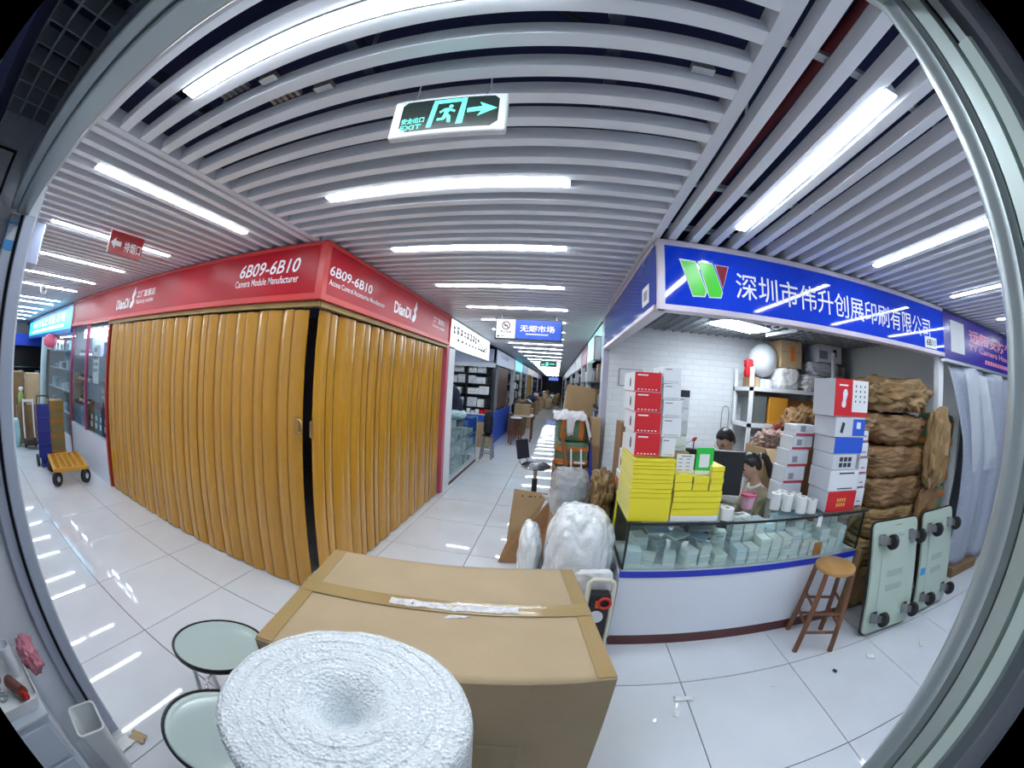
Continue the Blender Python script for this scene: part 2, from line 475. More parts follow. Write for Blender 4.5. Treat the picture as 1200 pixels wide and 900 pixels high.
# ------------------------------------------------------------------ shared helpers for goods
def facemats(front, side=None, top=None, back=None):
    side = side or front; top = top or front; back = back or side
    return [top, top, front, side, back, side]
def carton(name, label, x0, y0, z0, x1, y1, z1, mats, rz=0.0, group=None, cat='box', bevel=.003, tilt=None):
    """an upright box as one mesh; origin in the middle of its base. mats: one material or [bottom, top, front, right, back, left]"""
    cxx, cyy = (x0 + x1) / 2, (y0 + y1) / 2; a, b = (x1 - x0) / 2, (y1 - y0) / 2
    m = MB().box(-a, -b, 0, a, b, z1 - z0, [0, 1, 2, 3, 4, 5] if isinstance(mats, list) else 0)
    o = obj(name, m, mats, bevel=bevel, seg=1)
    o.location = (cxx, cyy, z0); o.rotation_euler = tilt or (0, 0, rz)
    return tag(o, label, cat, group)
def addtape(o, w, d, h, mt=None, tw=.05, front=True):
    """packing tape along the top seam and a little way down the front"""
    mt = mt or M_TAPE
    obj('packing_tape', MB().box(-w/2 - .0012, -tw/2, h + .0004, w/2 + .0012, tw/2, h + .0016), mt, o)
    if front:
        obj('packing_tape', MB().box(w/2 + .0004, -tw/2, h - .09, w/2 + .0016, tw/2, h), mt, o)
        obj('packing_tape', MB().box(-w/2 - .0016, -tw/2, h - .09, -w/2 - .0004, tw/2, h), mt, o)
def printrow(parent, pts, mt, face='-y', name='print'):
    """flat printed marks: list of (x0,z0,x1,z1) rectangles on the plane y=const etc., world or local coords given by caller"""
    m = MB()
    for q in pts: m.box(*q)
    return obj(name, m, mt, parent)
def blob(w, d, h, seed=0, amp=.02, freq=4.0, power=4.0, n=20, crease=0.0, cf=9.0, flat=True):
    """soft rounded body w x d x h standing on z=0: a superellipsoid with lumps and creases"""
    m = MB(); vs = []; off = Vector((seed * 7.3, seed * 3.1, seed * 5.7))
    bm = bmesh.new(); bmesh.ops.create_cube(bm, size=2)
    bmesh.ops.subdivide_edges(bm, edges=bm.edges[:], cuts=n, use_grid_fill=True)
    for v in bm.verts:
        p = v.co; L = (abs(p.x) ** power + abs(p.y) ** power + abs(p.z) ** power) ** (1 / power)
        q = p / L
        s = noise.fractal((q * freq * .5 + off), .9, 2.1, 4) * amp
        if crease:
            s -= crease * (1 - abs(noise.noise(q * cf * .5 + off))) ** 6
            s += crease * .6 * noise.turbulence(q * cf * .35 + off, 2, True)
        r = Vector((q.x * (w / 2), q.y * (d / 2), q.z * (h / 2)))
        r += q.normalized() * s
        if flat and r.z < -h / 2 + .02: r.z = -h / 2
        r.z += h / 2
        v.co = r
    vs = [tuple(v.co) for v in bm.verts]; bm.verts.ensure_lookup_table()
    fs = [[v.index for v in f.verts] for f in bm.faces]
    bm.free(); m.add(vs, fs)
    return m
M_CARD = mat('cardboard', (.40, .27, .14), .75, bump=.15, bscale=60, var=.10, vscale=5)
M_CARD2 = mat('cardboard_dark', (.25, .15, .07), .75, bump=.15, bscale=60, var=.12, vscale=5)
M_CARD3 = mat('cardboard_pale', (.50, .36, .21), .75, bump=.15, bscale=60, var=.08, vscale=5)
M_TAPE = mat('packing_tape', (.42, .27, .10), .18, coat=.5)
M_KRAFT = mat('kraft_paper', (.225, .122, .048), .5, bump=.9, bscale=6, bdist=.05, voro=True, var=.18, vscale=5)
M_KRAFT2 = mat('kraft_paper_pale', (.30, .185, .075), .5, bump=.9, bscale=6, bdist=.05, voro=True, var=.18, vscale=5)
M_PAPER = mat('white_paper', (.80, .81, .82), .6)
M_BOXW = mat('white_carton', (.78, .80, .84), .4)
M_BOXG = mat('grey_white_carton', (.62, .64, .70), .45)
M_RED = mat('red_carton', (.62, .012, .02), .35)
M_BLUE = mat('blue_carton', (.02, .10, .62), .35)
M_INK = mat('ink_black', (.03, .03, .035), .6)
M_INKG = mat('ink_grey', (.25, .26, .29), .6)
M_STEEL = mat('chrome_steel', (.70, .72, .75), .18, metal=1)
M_WOODR = mat('stool_wood_dark', (.17, .065, .03), .4, var=.25, vscale=12, stretch=(1, 1, .15))
M_WOODY = mat('stool_wood_light', (.50, .27, .09), .35, var=.2, vscale=9, stretch=(1, .15, 1))
M_RUB = mat('black_rubber', (.018, .018, .02), .6)
M_GLASS = glass('shop_glass', (.94, .98, .98), .03)
M_LETW = mat('letter_white', (.92, .92, .94), .4)

# ------------------------------------------------------------------ red corner shop: fascia sign
M_FRED = mat('fascia_red', (.44, .006, .018), .36, spec=.2)
M_FREDF = mat('fascia_frame_red', (.60, .03, .028), .35)
M_OCH = mat('track_ochre', (.34, .22, .06), .5)
FZ0, FZ1 = 2.14, 2.55
fs = thing('fascia_sign', 'red corner fascia sign reading 6B09-6B10 above the yellow folding doors', 'sign', (-1.58, 2.04, FZ0))
obj('face_panel', MB().box(-7.48, 1.998, FZ0 + .01, -1.56, 2.07, FZ1 - .005), M_FRED, fs, world=True)
obj('face_panel', MB().box(-1.60, 2.04, FZ0 + .01, -1.538, 5.03, FZ1 - .005), M_FRED, fs, world=True)
for q in ((-7.49, 1.986, FZ0, -1.535, 2.03, FZ0 + .045), (-7.49, 1.986, FZ1 - .03, -1.535, 2.03, FZ1),
          (-7.52, 1.986, FZ0, -7.48, 2.03, FZ1), (-1.585, 1.985, FZ0, -1.525, 2.04, FZ1),
          (-1.57, 2.03, FZ0, -1.526, 5.04, FZ0 + .045), (-1.57, 2.03, FZ1 - .03, -1.526, 5.04, FZ1), (-1.57, 5.0, FZ0, -1.526, 5.04, FZ1)):
    obj('frame_bar', MB().box(*q), M_FREDF, fs, world=True, bevel=.003)
for q in ((-5.42, 2.02, 2.10, -1.56, 2.075, 2.139), (-1.62, 2.04, 2.10, -1.555, 5.02, 2.139)):
    obj('curtain_track', MB().box(*q), M_OCH, fs, world=True)
yf = 1.9965
text('lettering', '6B09-6B10', M_LETW, fs, (-2.42, yf, 2.345), .66, .105, bold=.012, shear=.22)
text('lettering', 'Camera Module Manufacturer', M_LETW, fs, (-2.46, yf, 2.272), .70, .055, bold=.004)
text('lettering', 'DianDi', M_LETW, fs, (-5.13, yf, 2.25), .46, .12, bold=.03, shear=.15)
text('lettering', '工厂直营店', M_LETW, fs, (-4.44, yf, 2.345), .50, .075, bold=.01)
text('lettering', 'Factory outlet', M_LETW, fs, (-4.44, yf, 2.265), .48, .06, bold=.004)
def flame(M, parent):
    out = [(0, .02), (.03, 0), (.065, .02), (.09, .07), (.075, .12), (.10, .16), (.08, .24), (.055, .18), (.03, .13), (.05, .09), (.02, .07)]
    o = obj('flame_emblem', MB().prism(out, .002, M), M_LETW, parent, world=True)
flame(Matrix.Translation((-4.64, yf - .001, 2.24)) @ Matrix.Rotation(R(90), 4, 'X') @ Matrix.Scale(1.55, 4, (1, 0, 0)), fs)
xf_ = -1.5365
text('lettering', '6B09-6B10', M_LETW, fs, (xf_, 2.07, 2.325), .63, .075, face='+x', bold=.012, shear=.1)
text('lettering', 'Access Control Accessories Manufacturer', M_LETW, fs, (xf_, 2.08, 2.26), .88, .04, face='+x', bold=.004)
text('lettering', 'DianDi', M_LETW, fs, (xf_, 3.16, 2.26), .42, .115, face='+x', bold=.03)
text('lettering', '工厂直营店', M_LETW, fs, (xf_, 4.28, 2.355), .48, .07, face='+x', bold=.01)
text('lettering', 'Factory outlet', M_LETW, fs, (xf_, 4.28, 2.285), .48, .05, face='+x', bold=.004)
flame(Matrix.Translation((xf_ + .001, 3.60, 2.24)) @ Matrix.Rotation(R(90), 4, 'Z') @ Matrix.Rotation(R(90), 4, 'X') @ Matrix.Scale(1.3, 4, (1, 0, 0)), fs)

# yellow PVC folding doors: every strip its own part
M_PVC = mat('yellow_pvc', (.50, .235, .016), .16, spec=.55, coat=.3, var=.06, vscale=2)
M_PVCH = mat('pvc_hinge', (.22, .10, .01), .45)
M_SLOT = mat('slot_black', (.006, .006, .006), .9)
def folding_door(label, p0, p1, n, amp, flip):
    p0 = Vector(p0); p1 = Vector(p1); d = (p1 - p0); L = d.length / n; u = d.normalized(); nn = Vector((u.y, -u.x, 0))
    t = thing('folding_door', label, 'folding door', (p0.x, p0.y, 0))
    rnd = random.Random(3 + n)
    for k in range(n):
        a = amp * rnd.uniform(.6, 1.25)
        s0, s1 = (a, -a) if k % 2 else (-a, a)
        A = p0 + u * (L * k + .004) + nn * s0; B = p0 + u * (L * (k + 1) - .004) + nn * s1
        w = B - A; wn = Vector((w.y, -w.x, 0)).normalized()
        ztop = 2.085 + rnd.uniform(-.004, .004); zb = .012
        m = MB(); S = 6; vs = []
        for z in (zb, ztop):
            for i in range(S + 1):
                q = A + w * (i / S) + wn * (.011 * math.sin(math.pi * i / S)); vs.append((q.x, q.y, z))
            for i in range(S, -1, -1):
                q = A + w * (i / S) + wn * (.011 * math.sin(math.pi * i / S) - .005); vs.append((q.x, q.y, z))
        N = 2 * (S + 1)
        m.add(vs, [(i, (i + 1) % N, N + (i + 1) % N, N + i) for i in range(N)] + [tuple(range(N))[::-1], tuple(range(N, 2 * N))])
        obj('door_strip', m, M_PVC, t, world=True, autos=50)
        if k:
            c = p0 + u * (L * k) + nn * ((s0 - .002))
            obj('hinge_strip', MB().box(c.x - .004, c.y - .004, zb, c.x + .004, c.y + .004, ztop), M_PVCH, t, world=True)
        q = p0 + u * (L * (k + .5))
        obj('hook', MB().cyl((q.x, q.y, 2.08), (q.x, q.y, 2.105), .004, n=6), M_BLACK, t, world=True)
    return t
fd = folding_door('yellow ribbed folding door along the left aisle, left of the black gap', (-5.36, 2.055, 0), (-1.665, 2.055, 0), 28, .010, 1)
M_BRASS = mat('brass_latch', (.45, .26, .10), .35, metal=.8)
obj('latch_plate', MB().box(-1.70, 2.015, 1.24, -1.665, 2.03, 1.36), M_BRASS, fd, world=True, bevel=.004)
obj('latch_hook', MB().tube([(-1.672, 2.008, 1.34), (-1.64, 2.0, 1.34), (-1.625, 2.0, 1.31), (-1.625, 2.0, 1.26), (-1.65, 2.004, 1.25)], .008, 8), M_BRASS, fd, world=True, autos=50)
fd2 = folding_door('yellow ribbed folding door facing the corridor, right of the black gap', (-1.60, 2.10, 0), (-1.60, 5.0, 0), 22, .010, 1)
obj('latch_plate', MB().box(-1.60, 2.06, 1.22, -1.575, 2.075, 1.33), M_BRASS, fd2, world=True)
struct('trim_9', MB().box(-5.44, 2.03, 0, -5.385, 2.09, 2.10), mat('dark_red_post', (.35, .03, .015), .35))
po = MB().box(-1.66, 5.02, 0, -1.555, 5.12, 2.14)
struct('trim_10', po, mat('pink_red_post', (.55, .10, .16), .35))
struct('trim_11', MB().box(-1.66, 5.125, 0, -1.55, 5.42, 2.14), M_WHITE)

# ------------------------------------------------------------------ display window left of the folding door
M_POSTP = mat('magenta_post', (.35, .06, .16), .4)
dw = thing('display_window', 'glazed shop display window left of the yellow folding door', 'shop window', (-6.45, 2.04, 0))
obj('lower_panel', MB().box(-7.45, 2.03, 0, -5.45, 2.07, .60), mat('panel_bluewhite', (.66, .70, .80), .3), dw, world=True)
for x in (-7.49, -6.47): obj('mullion', MB().box(x - .03, 2.02, .60 if x > -7 else 0, x + .02, 2.07, 2.14), M_POSTP, dw, world=True)
for x0, x1 in ((-7.46, -6.49), (-6.44, -5.45)): obj('pane', MB().box(x0, 2.04, .62, x1, 2.046, 2.12), M_GLASS, dw, world=True)
for z in (.95, 1.30, 1.68): obj('shelf_board', MB().box(-7.45, 2.08, z - .012, -5.45, 2.42, z), mat('shelf_maroon', (.18, .05, .07), .4), dw, world=True)
obj('shelf_board', MB().box(-7.45, 2.08, .58, -5.45, 2.42, .60), M_WHITE, dw, world=True)
obj('back_panel', MB().box(-7.45, 2.43, .58, -5.45, 2.45, 2.12), mat('display_back', (.42, .50, .64), .5), dw, world=True)
lb = thing('light_letters', 'row of glowing white sign letters at the top of the display window', 'sign', (-6.5, 2.2, 1.95))
M_GLOW = mat('letter_glow', (1, 1, 1), .5, emit=3.0, ecol=(.95, .97, 1))
rr = random.Random(5)
for i in range(6):
    x = -7.05 + .27 * i; m = MB()
    for q in range(5):
        a = rr.uniform(0, .12); b = rr.uniform(0, .1)
        if q % 2: m.box(x + a, 2.14, 1.95, x + a + .035, 2.16, 2.09)
        else: m.box(x, 2.139, 1.95 + b, x + .19, 2.161, 1.95 + b + .03)
    obj('letter', m, M_GLOW, lb, world=True)
po = tag(carton('product_poster', 'tall white product poster with rows of small cameras in the display window', -6.26, 2.10, 1.302, -5.98, 2.115, 1.84, M_PAPER, cat='poster'))
m = MB()
for r_ in range(3):
    for c_ in range(3): m.box(-.10 + .075 * c_, -.0095, .16 + .085 * r_, -.06 + .075 * c_, -.0078, .21 + .085 * r_)
obj('print', m, M_INK, po)['kind'] = 'stuff'; obj('print_band', MB().box(-.13, -.0095, .44, .05, -.0078, .50), M_INKG, po)
dp = carton('product_placard', 'black panel with white device icons at the bottom of the display window', -6.40, 2.095, .602, -5.50, 2.11, .93, M_INK, cat='placard')
m = MB()
for i in range(4): m.box(-.40 + .23 * i, -.0095, .07, -.31 + .23 * i, -.0078, .15); m.box(-.37 + .23 * i, -.0095, .18, -.30 + .23 * i, -.0078, .25)
obj('print', m, M_LETW, dp)['kind'] = 'stuff'
carton('product_placard', 'pale blue photo panel at the bottom left of the display window', -7.40, 2.095, .602, -6.55, 2.11, .93, mat('photo_blue', (.20, .33, .50), .4, var=.6, vscale=9), cat='placard')
# small cameras and boxes on the display shelves
def dome_camera(x, y, z, label, group):
    t = thing('display_camera', label, 'camera', (x, y, z), 0, group)
    obj('base', MB().lathe([(.05, 0), (.05, .03), (.042, .04)], 14), M_OFFW, t, autos=40)
    obj('dome', MB().lathe([(.04, .04), (.038, .06), (.028, .078), (.012, .086)], 14), M_BLACK, t, autos=60)
for x in (-7.3, -7.1, -6.9, -6.7, -5.75, -5.6): dome_camera(x, 2.2, 1.302, 'small dome camera on the middle shelf of the display window', 'dome cameras on the middle window shelf')
for x in (-7.25, -7.0, -6.75): dome_camera(x, 2.2, .952, 'small dome camera on the lower shelf of the display window', 'dome cameras on the lower window shelf')
for x in (-7.3, -7.05, -6.8): dome_camera(x, 2.2, 1.682, 'small dome camera on the top shelf of the display window', 'dome cameras on the top window shelf')
fr = thing('device_stand', 'pale angled device stand on the lower shelf of the display window', 'stand', (-6.0, 2.22, .952))
for s in (-1, 1): obj('leg', MB().bar((s * .10, 0, 0), (s * .05, 0, .26), .03, .03), M_OFFW, fr)
obj('crossbar', MB().box(-.07, -.016, .14, .07, .016, .17), M_OFFW, fr); obj('top', MB().box(-.075, -.03, .26, .075, .03, .285), M_OFFW, fr)
for x in (-5.9, -5.62): carton('product_box', 'blue product box on the upper shelf of the display window', x, 2.15, 1.682, x + .16, 2.3, 1.88, M_BLUE, group='blue boxes on the upper window shelf')

# ------------------------------------------------------------------ left aisle: blue shop beyond
M_CYAN = mat('cyan_lightbox', (.05, .55, .85), .35, emit=.9, ecol=(.06, .62, .95))
cs = thing('lightbox_sign', 'glowing cyan lightbox sign beyond the red shop on the left aisle', 'sign', (-10.6, 2.02, 2.07))
obj('face_panel', MB().box(-13.5, 2.0, 2.12, -7.62, 2.03, 2.47), M_CYAN, cs, world=True)
obj('frame', MB().box(-13.55, 1.99, 2.05, -7.58, 2.1, 2.12).box(-13.55, 1.99, 2.47, -7.58, 2.1, 2.53).box(-7.62, 1.99, 2.12, -7.56, 2.1, 2.47), mat('sign_frame_blue', (.04, .16, .55), .3), cs, world=True)
m = MB(); rr = random.Random(9)
for i in range(9):
    x = -12.6 + .5 * i
    for q in range(4):
        a = rr.uniform(0, .26); b = rr.uniform(0, .12)
        if q % 2: m.box(x + a, 1.994, 2.28, x + a + .05, 1.999, 2.43)
        else: m.box(x, 1.994, 2.28 + b, x + .34, 1.999, 2.30 + b)
m2 = MB()
for i in range(26): m2.box(-12.9 + .18 * i, 1.994, 2.17, -12.78 + .18 * i, 1.999, 2.23)
M_LGLOW = mat('sign_letter_cyan', (.75, .95, 1), .4, emit=1.2, ecol=(.7, .95, 1))
obj('lettering', m, M_LGLOW, cs, world=True)['kind'] = 'stuff'; obj('lettering', m2, M_LGLOW, cs, world=True)['kind'] = 'stuff'
struct('trim_12', MB().box(-10.95, 2.02, 0, -10.55, 2.12, 2.05), mat('pale_post', (.62, .78, .82), .35))
sg = thing('shop_glazing', 'glass shopfront with pale shelves beyond the display window', 'shop window', (-9.0, 2.06, 0))
obj('pane', MB().box(-10.5, 2.06, .3, -7.56, 2.066, 2.05), M_GLASS, sg, world=True)
obj('lower_panel', MB().box(-10.5, 2.05, 0, -7.56, 2.08, .3), M_OFFW, sg, world=True)
obj('back_panel', MB().box(-10.5, 2.62, 0, -7.56, 2.64, 2.05), mat('shelf_back_teal', (.50, .64, .70), .5, var=.3, vscale=3), sg, world=True)
for z in (.6, 1.0, 1.4, 1.75): obj('shelf_board', MB().box(-10.5, 2.2, z, -7.56, 2.6, z + .015), M_OFFW, sg, world=True)
rr = random.Random(21)
for z in (.615, 1.015, 1.415, 1.765):
    for i in range(7):
        x = -10.3 + .38 * i + rr.uniform(0, .08); h = rr.uniform(.08, .22); w_ = rr.uniform(.12, .26)
        carton('product_box', 'small product box behind the glass beyond the display window', x, 2.25, z, x + w_, 2.5, z + h,
               rr.choice([M_BOXW, M_BOXG, M_INKG, mat('box_teal', (.2, .42, .45), .5)]), group='boxes behind the far left glazing', bevel=0)
rd = thing('red_lantern', 'round red and white hanging decoration at the far left shopfront', 'decoration', (-9.3, 1.93, 1.80))
obj('body', MB().lathe([(.05, 0), (.15, .05), (.17, .13), (.15, .21), (.05, .26)], 14), mat('lantern_red', (.7, .12, .2), .5), rd, autos=60)
obj('base', MB().lathe([(.04, -.04), (.10, -.02), (.05, 0)], 14), M_WHITE, rd, autos=60)
obj('cord', MB().cyl((0, 0, .26), (0, 0, .27), .01, n=6), M_BLACK, rd)
obj('bracket', MB().box(-.01, 0, .25, .01, .12, .27), M_BLACK, rd)
# far booth with blue canopy
cb = thing('market_booth', 'dark booth under a deep blue canopy at the far end of the left aisle', 'booth', (-14.2, 1.7, 0))
obj('canopy', MB().box(-14.6, 1.1, 1.86, -13.6, 2.7, 2.10), mat('canopy_blue', (.02, .06, .5), .5), cb, world=True)
obj('canopy_top', MB().box(-14.5, 1.2, 2.1, -13.7, 2.6, 2.18), mat('canopy_blue', (.02, .06, .5), .5), cb, world=True)
obj('back_wall', MB().box(-14.6, 1.1, 0, -14.5, 2.7, 1.86), M_BLACK, cb, world=True)
obj('counter', MB().box(-14.1, 1.3, 0, -13.6, 2.7, .95), mat('booth_counter', (.06, .06, .09), .4), cb, world=True)
obj('shelf', MB().box(-14.5, 1.3, 1.25, -14.2, 2.7, 1.28), M_STEEL, cb, world=True)
for i in range(6):
    carton('small_appliance', 'small pale appliance on the far booth counter under the blue canopy', -13.95, 1.35 + .2 * i, .952, -13.75, 1.49 + .2 * i, 1.08 + .05 * (i % 3), [M_OFFW, M_STEEL, mat('box_teal', (.2, .42, .45), .5)][i % 3], group='goods on the far booth counter', cat='appliance')
# ceiling device (rounded white shield)
cd = thing('ceiling_camera', 'small white rounded security camera under the left aisle ceiling', 'camera', (-6.3, 1.08, 2.5))
obj('mount', MB().cyl((0, 0, .03), (0, 0, .075), .02, n=10), M_OFFW, cd, autos=40)
obj('body', MB().lathe([(.015, -.06), (.05, -.04), (.06, 0), (.06, .03)], 16), M_WHITE, cd, autos=60)
obj('lens', MB().cyl((.056, 0, -.005), (.066, 0, -.005), .014, n=10), M_BLACK, cd)

# red hanging sign: smoke outlet
rs = thing('hanging_sign', 'red hanging sign with a white arrow over the left aisle', 'sign', (-2.87, 1.10, 2.375))
M_SRED = mat('sign_red', (.40, .012, .018), .3)
obj('board', MB().box(-.006, -.155, 0, .006, .155, .16), M_SRED, rs, bevel=.002)
obj('edge_strip', MB().box(-.007, -.158, -.004, .0065, -.152, .164), M_LETW, rs)
for s in (-.12, .12): obj('hanger_wire', MB().cyl((0, s, .16), (0, s, .19), .002, n=5), M_STEEL, rs)
text('lettering', '排烟口', M_LETW, rs, (-2.863, 1.085, 2.405), .155, .075, face='+x', bold=.012)
ar = [(-.14, .075), (-.10, .115), (-.10, .092), (-.045, .092), (-.045, .058), (-.10, .058), (-.10, .035)]
obj('arrow', MB().prism(ar, .001, Matrix.Translation((.0062, 0, 0)) @ Matrix.Rotation(R(90), 4, 'Z') @ Matrix.Rotation(R(90), 4, 'X')), M_LETW, rs)

# small wall box outside, left of the doorway
wb = thing('wall_box', 'pale grey metal box on the wall just outside the doorway, upper left', 'box', (-3.4, .30, 2.26))
obj('case', MB().box(-.14, -.095, 0, .14, .15, .29), mat('wall_box_blue', (.42, .48, .66), .4), wb, bevel=.006)
obj('cover', MB().box(-.135, .15, .005, .135, .158, .285), M_OFFW, wb)

# yellow platform cart
M_YEL = mat('cart_yellow', (.62, .30, .02), .45)
ct = thing('platform_cart', 'yellow slatted platform cart on black wheels by the left aisle wall', 'cart', (-6.25, 1.56, 0), R(-7))
for y in (-.27, .27): obj('side_rail', MB().box(-.48, y - .025, .20, .48, y + .025, .25), M_YEL, ct, bevel=.006)
for x in (-.46, .46): obj('end_rail', MB().box(x - .025, -.245, .20, x + .025, .245, .25), M_YEL, ct, bevel=.006)
for y in (-.15, -.05, .05, .15): obj('deck_slat', MB().box(-.43, y - .018, .215, .43, y + .018, .243), M_YEL, ct)
for i in range(9): obj('deck_rib', MB().box(-.39 + .095 * i, -.245, .205, -.37 + .095 * i, .245, .232), M_YEL, ct)
for x in (-.40, .40):
    for y in (-.24, .24):
        wl = obj('wheel', MB().cyl((x - .022, y - .018, .098), (x + .022, y + .018, .098), .098, n=20), M_RUB, ct, autos=40)
        obj('wheel_hub', MB().cyl((x - .025, y - .021, .098), (x + .025, y + .021, .098), .04, n=12), M_STEEL, wl)
        obj('wheel_fork', MB().box(x - .02, y - .03, .09, x + .02, y + .03, .20), M_RUB, ct)
# blue folded hand truck
ht = thing('hand_truck', 'dark blue upright hand truck standing in front of the taped orange boxes', 'hand truck', (-7.15, 1.37, 0), 0)
M_HTB = mat('truck_blue', (.02, .03, .22), .4)
obj('deck', MB().box(-.02, -.13, .12, .02, .13, .93), M_HTB, ht, bevel=.01)
for i in range(3): obj('crossbar', MB().box(.02, -.13, .3 + .2 * i, .04, .13, .33 + .2 * i), M_HTB, ht)
obj('handle', MB().tube([(-.0, -.12, .9), (-.02, -.12, 1.05), (-.02, .12, 1.05), (0, .12, .9)], .014, 8), M_BLACK, ht, autos=50)
for y in (-.16, .16): obj('wheel', MB().cyl((-.02, y - .02, .09), (-.02, y + .02, .09), .09, n=18), M_RUB, ht, autos=40)
obj('toe_plate', MB().box(.0, -.12, .02, .16, .12, .035), M_HTB, ht); obj('toe_bracket', MB().box(-.02, -.1, .02, .02, .1, .13), M_HTB, ht)
M_ORT = mat('taped_orange', (.45, .17, .03), .4, var=.3, vscale=5)
M_OLI = mat('taped_olive', (.26, .20, .06), .5, var=.2, vscale=4)
hs = [.26, .25, .24, .2]; z = 0
for i, h in enumerate(hs):
    o = carton('taped_parcel', 'orange and olive taped parcel behind the blue hand truck, %s of four' % ['lowest', 'second from below', 'third from below', 'topmost'][i], -7.78, 1.55, z, -7.42, 1.86, z + h - .002, [M_OLI, M_ORT, M_OLI, M_OLI, M_OLI, M_OLI], cat='parcel')
    obj('packing_tape', MB().box(.1801, -.155, h * .35, .1812, .155, h * .6), M_ORT, o); z += h
# grey cart and goods further along
gc = thing('utility_cart', 'grey folding utility cart behind the blue hand truck on the left aisle', 'cart', (-8.75, 1.33, 0))
for y in (-.12, .12):
    obj('upright', MB().bar((0, y, .1), (-.12, y, .85), .03, .03), M_OFFW, gc); obj('wheel', MB().cyl((0, y - .02, .08), (0, y + .02, .08), .08, n=14), M_RUB, gc, autos=40)
obj('crossbar', MB().box(-.14, -.12, .80, -.10, .12, .84), M_OFFW, gc); obj('platform', MB().box(0, -.14, .09, .35, .14, .12), M_BLACK, gc)
o = carton('cardboard_box', 'tall dark brown cardboard box standing at the far left of the aisle', -10.2, 1.05, 0, -9.7, 1.36, 1.30, M_CARD2)
carton('cardboard_box', 'dark brown carton lying under the pale one at the left aisle', -9.5, 1.34, 0, -9.05, 1.66, .72, M_CARD2)
carton('cardboard_box', 'pale open carton topmost of the goods at the left aisle', -9.5, 1.34, .722, -9.05, 1.66, 1.30, M_CARD3)
bt = thing('spray_bottle', 'lime green bottle with a white cap standing on goods at the left aisle', 'bottle', (-9.25, 1.22, .70))
obj('body', MB().lathe([(.05, 0), (.07, .02), (.07, .2), (.03, .27)], 12), mat('lime_plastic', (.35, .45, .12), .4), bt, autos=50)
obj('cap', MB().lathe([(.035, .27), (.06, .28), (.06, .33), (.02, .34)], 12), M_OFFW, bt, autos=50)
carton('plastic_crate', 'low brown crate under the lime green bottle at the left aisle', -9.45, 1.1, 0, -9.08, 1.335, .70, M_CARD2)
bg = obj('plastic_bag', blob(.3, .26, .52, 4, .02, 4, 3, 10, .02), mat('cyan_bag', (.35, .62, .66), .35), smooth=True); bg.location = (-8.95, 1.0, 0)
tag(bg, 'pale cyan plastic bag standing on the floor at the left aisle', 'bag')

lamp(-6.46, 2.30, 0, 'added unseen fill lamp at the top of the display window left of the folding door', z=2.085, me=lamp_meshes(1.7))  # no such fitting seen; added to brighten the dark display window
lamp(-9.0, 2.35, 0, 'added unseen fill lamp behind the far left shopfront glazing', z=2.03, me=lamp_meshes(1.9))  # made-up light, added to lift the shelves behind this glazing
# ------------------------------------------------------------------ corridor, hanging signs
ex = thing('exit_sign', 'white exit sign with a green running figure hanging above the corridor', 'sign', (-.326, .80, 2.335), R(1.5))
M_EXW = mat('exit_case_white', (.78, .80, .84), .35)
M_EXG = mat('exit_green', (.10, .85, .55), .4, emit=1.1, ecol=(.10, .9, .62))
M_EXK = mat('exit_black', (.01, .02, .018), .25)
obj('case', MB().box(-.168, 0, 0, .168, .028, .15), M_EXW, ex, bevel=.008, seg=3)
oc = [(-.115, .018), (.125, .018), (.145, .036), (.145, .122), (.132, .136), (-.125, .136), (-.138, .122), (-.138, .036)]
MF = Matrix.Rotation(R(90), 4, 'X')
def exf(poly, nm, mt, d=.0008, off=-.0005):
    return obj(nm, MB().prism(poly, d, Matrix.Translation((0, off, 0)) @ MF), mt, ex)
exf(oc, 'face_panel', M_EXK)
exf([(-.054, .026), (-.042, .130), (.054, .132), (.048, .032), (.030, .030), (.040, .118), (-.030, .116), (-.038, .044), (-.040, .026)], 'doorway_figure', M_EXG, off=-.0014)
exf([(x * .82 - .001, (z - .078) * .85 + .072) for x, z in [(-.030, .050), (-.006, .052), (.004, .066), (.006, .040), (.018, .038), (.016, .066), (.004, .082), (.012, .092), (.028, .084), (.030, .092), (.010, .104), (-.008, .104), (-.026, .090), (-.022, .084), (-.008, .094), (-.008, .078), (-.014, .060), (-.030, .060)]], 'running_figure', M_EXG, off=-.0014)
obj('figure_head', MB().cyl((.010, -.0005, .1015), (.010, -.0022, .1015), .006, n=14), M_EXG, ex)
exf([(.058, .072), (.098, .076), (.088, .056), (.140, .084), (.092, .110), (.100, .092), (.058, .088)], 'arrow', M_EXG, off=-.0014)
text('lettering', '安全出口', M_EXG, ex, (-.132, -.0016, .048), .068, .022, bold=.01, world=False)
text('lettering', 'EXIT', M_EXG, ex, (-.132, -.0016, .024), .062, .018, bold=.01, world=False)
for x in (-.12, .10): obj('hanger_wire', MB().tube([(x, .014, .15), (x + .012, .02, .19), (x + .01, .02, .235)], .003, 6), M_STEEL, ex)

